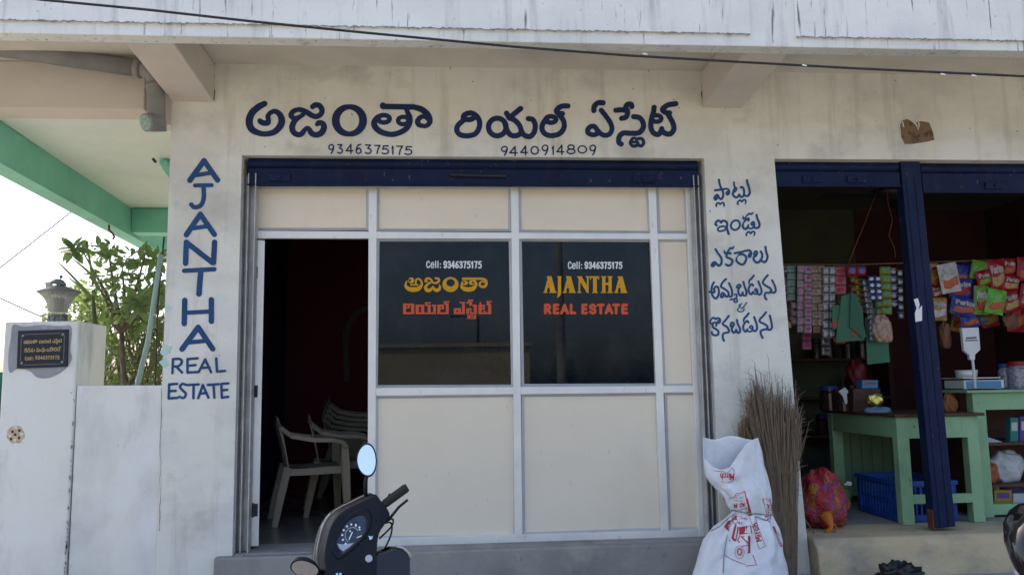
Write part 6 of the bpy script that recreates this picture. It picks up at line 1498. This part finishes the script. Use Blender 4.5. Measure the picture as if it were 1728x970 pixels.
M_gpap = mat('green_paper', (.05, .15, .09), .7, var=.12, scale=6, bump=.2)
def sheet(name, label, cat, pts, Y, mt, d=.006, extra=None):
    t = thing(name, label, cat, (P(pts[0][0], pts[0][1], Y).x, Y, min(P(x, y, Y).z for x, y in pts))); m = MB(); quad4(m, pts, Y, d); m.build('bag_paper', mt, t, bevel=.002)
    if extra:
        m = MB(); quad4(m, extra[0], Y-.003, .002); m.build('printed_patch', extra[1], t)
    return t
sheet('paper_bag', 'large green paper bag with an orange patch hanging in the left cluster', 'paper bag', [(1420,500),(1438,493),(1456,520),(1459,574),(1410,577)], Ys-.10, M_gpap, .01, ([(1435,556),(1452,549),(1457,563),(1440,569)], M_org))
sheet('paper_bag', 'narrow green paper bag overlapping the large one', 'paper bag', [(1436,492),(1447,498),(1462,568),(1457,572),(1434,552)], Ys-.115, mat('green_paper_dark', (.04, .12, .075), .7, var=.12), .008)
sheet('paper_bag', 'small green paper bag with an orange mark left of the large one', 'paper bag', [(1404,516),(1417,514),(1416,556),(1405,555)], Ys-.09, M_gpap, .008, ([(1405,541),(1414,541),(1414,553),(1405,553)], M_org))
sheet('paper_bag', 'long green paper bag hanging lowest below the foil strips', 'paper bag', [(1460,536),(1496,535),(1502,611),(1464,615)], Ys-.02, M_gpap, .012)
crumple('clear_pack', 'clear brown pack of snacks hanging tilted before the long green bag', 'packet', (1474,534,1504,578), Ys-.07, mat('clear_brown_pack', (.34, .22, .17), .25, var=.4, scale=35, bump=.5, bscale=30), 17, .25)
crumple('brown_packet', 'orange brown packet hanging under the green paper bags', 'packet', (1408,566,1428,580), Ys-.05, M_org, 18, .3)
boxthing('brown_packet', 'dark brown packet hanging under the orange framed strip', 'packet', (1372,550,1385,562), Ys, .02, mat('dull_brown', (.2, .09, .05), .6, var=.2))
sheet('paper_bag', 'yellow paper corner peeping out beside the pillar', 'paper bag', [(1326,535),(1334,545),(1336,553),(1328,553)], Ys, M_yel)
def packet(label, px, Y, base, panel, seed, text=None, rot=0):
    x0, y0, x1, y1 = px; t = thing('snack_packet', label, 'snack packet', (P((x0+x1)/2, y0, Y).x, Y, P(x0, y1, Y).z), 'snack packets hanging in the shop')
    random.seed(seed); cx, cy = (x0+x1)/2, (y0+y1)/2; ca, sa = math.cos(rot), math.sin(rot)
    def pl_(a_, b2, side, o=0):
        u = (a_-.5)*(x1-x0); v = (b2-.5)*(y1-y0); h = .028*(math.sin(math.pi*min(1, max(0, a_)))**.6)*(math.sin(math.pi*min(1, max(0, b2)))**.6)*(1+.22*math.sin(a_*9+seed)*math.sin(b2*7+seed*2)+.14*math.sin(a_*17+b2*13+seed*3))
        return P(cx+u*ca-v*sa, cy+u*sa+v*ca, Y)+Vector((0, -side*(h+o), 0))
    N = 12; m = MB()
    for side in (1, -1):
        m.add([pl_(i/N, j/N, side) for j in range(N+1) for i in range(N+1)], [(j*(N+1)+i, j*(N+1)+i+1, (j+1)*(N+1)+i+1, (j+1)*(N+1)+i) for i in range(N) for j in range(N)])
    m.build('packet_body', base, t, smooth=True)
    m = MB(); M_ = 6
    a0, a1, b0, b1 = .12, .88, .52, .82
    m.add([pl_(a0+(a1-a0)*i/M_, b0+(b1-b0)*j/M_+.05*math.sin(i*.9), 1, .0015) for j in range(M_+1) for i in range(M_+1)], [(j*(M_+1)+i, j*(M_+1)+i+1, (j+1)*(M_+1)+i+1, (j+1)*(M_+1)+i) for i in range(M_) for j in range(M_)])
    m.build('printed_panel', panel, t, smooth=True)
    if text:
        k = Ink(0, 0, 1, 1.0); word(k, text, .14, .20, .86, .42, .055, gap=.2)
        def plc(x, y): return pl_(x, y, 1, .003)
        ink_mesh(k, 'packet_lettering', sm('dim_white_letter', (.55, .5, .5)), t, plc, .012)
sr = sm('red_packet', (.36, .012, .02)); sg = sm('green_packet', (.16, .36, .03)); sb_ = sm('blue_packet', (.04, .05, .30)); sy_ = sm('mustard_packet', (.40, .26, .06)); sw_ = sm('white_packet', (.62, .60, .58)); sc_r = sm('chip_print', (.50, .34, .14)); s_or = sm('orange_red_print', (.50, .12, .03))
PK = [('cream snack packet at the top beside the blue post', (1567,444,1583,458), .80, sc_r, sr, None),
 ('mustard snack packet second from the top beside the blue post', (1569,459,1584,481), .80, sy_, s_or, None),
 ('dark red snack packet low beside the blue post', (1571,481,1588,502), .80, sr, sw_, 'Parles'),
 ('yellow and white snack packet lowest beside the blue post', (1571,502,1598,541), .77, sy_, sw_, 'Parles'),
 ('blue snack packet behind the white and red one', (1612,448,1640,480), .84, sb_, s_or, None),
 ('white and red snack packet hanging in front at the top', (1585,444,1618,494), .72, sw_, s_or, 'Parles'),
 ('blue snack packet with a red panel in the second row', (1602,470,1641,503), .78, sb_, sr, 'Parles'),
 ('blue, red and orange snack packet in the third row', (1604,502,1648,533), .75, sb_, s_or, 'Parles'),
 ('lowest blue snack packet just above the scale display', (1621,527,1652,553), .78, sb_, s_or, None),
 ('small grey brown packet beside the lowest blue one', (1648,532,1666,548), .82, sm('grey_pack', (.18, .15, .15)), s_k, None),
 ('dark green snack packet at the top of the right cluster', (1638,440,1666,472), .80, sg, s_g, None),
 ('red and green snack packet below the dark green one', (1648,456,1672,484), .76, sr, sg, 'Parles'),
 ('green snack packet with a red band at the cluster bottom', (1643,482,1669,531), .74, sg, sr, 'Parles'),
 ('bright lime snack packet in front at the cluster bottom', (1664,488,1696,530), .71, sm('lime_packet', (.16, .52, .06)), s_or, None),
 ('red snack packet with a chip print at the top', (1668,438,1696,490), .79, sr, sc_r, 'Parles'),
 ('red snack packet tilted at the top right of the cluster', (1691,436,1714,466), .83, sr, s_or, 'Parles'),
 ('red snack packet lower right of the lime one', (1692,464,1720,492), .78, sr, sc_r, 'Parles'),
 ('lowest red snack packet beside the lime one', (1690,490,1720,527), .76, sr, sc_r, 'Parles'),
 ('red snack packet cut by the right photo edge at the top', (1716,434,1750,475), .80, sr, s_or, None),
 ('red snack packet cut by the right photo edge lower down', (1720,480,1752,520), .78, sr, sc_r, 'Parles')]
PK += [('dim red packet in the second row behind the white one', (1578,452,1606,500), 1.0, sr, s_or, None),
 ('dim blue packet in the second row beside the dark green one', (1622,446,1652,500), 1.0, sb_, sr, None),
 ('dim mustard packet in the second row under the blue packets', (1606,520,1630,560), 1.0, sy_, sr, None),
 ('dim red packet in the second row under the green ones', (1654,512,1684,552), 1.0, sr, sy_, None),
 ('dim red packet in the second row at the lower right', (1700,505,1732,560), 1.0, sr, s_or, None)]
for i, (lab, px, Y, b, p_, tx) in enumerate(PK): packet(lab, px, Y, b, p_, i+3, tx, (.22*math.sin(i*2.1)))
for lab, px in (('dark brown bundle hanging under the packets beside the post', (1588,545,1602,588)), ('brown packet hanging under the red packets on the right', (1694,530,1716,554))):
    crumple('hanging_bundle', lab, 'packet', px, .82, mat('dark_brown_bundle', (.14, .06, .035), .6, var=.3, scale=30), 33, .3)
# --- ceiling fan
fz = P(1490, 326, 1.15).z; fxx = P(1500, 326, 1.15).x
fan = thing('ceiling_fan', 'dark ceiling fan under the shop ceiling behind the shutter', 'fan', (fxx, 1.15, fz))
m = MB(); m.lathe([(0, -.05), (.06, -.05), (.14, -.03), (.155, 0), (.14, .03), (.05, .05), (0, .05)], (fxx, 1.15, fz), 24); m.build('motor', M_darkmetal, fan, smooth=True)
for k_ in range(3):
    a = rad(176+k_*120); d = Vector((math.cos(a), math.sin(a), 0)); s = Vector((-d.y, d.x, .15)); c = Vector((fxx, 1.15, fz-.02)); m = MB(); ribbon(m, [c+d*.12, c+d*.2, c+d*.6], [.05, .12, .14], .006, s); m.build('blade', M_darkmetal, fan)
m = MB(); m.tube([(fxx, 1.15, fz+.04), (fxx, 1.15, 3.399)], .012, 8); m.build('down_rod', M_darkmetal, fan)
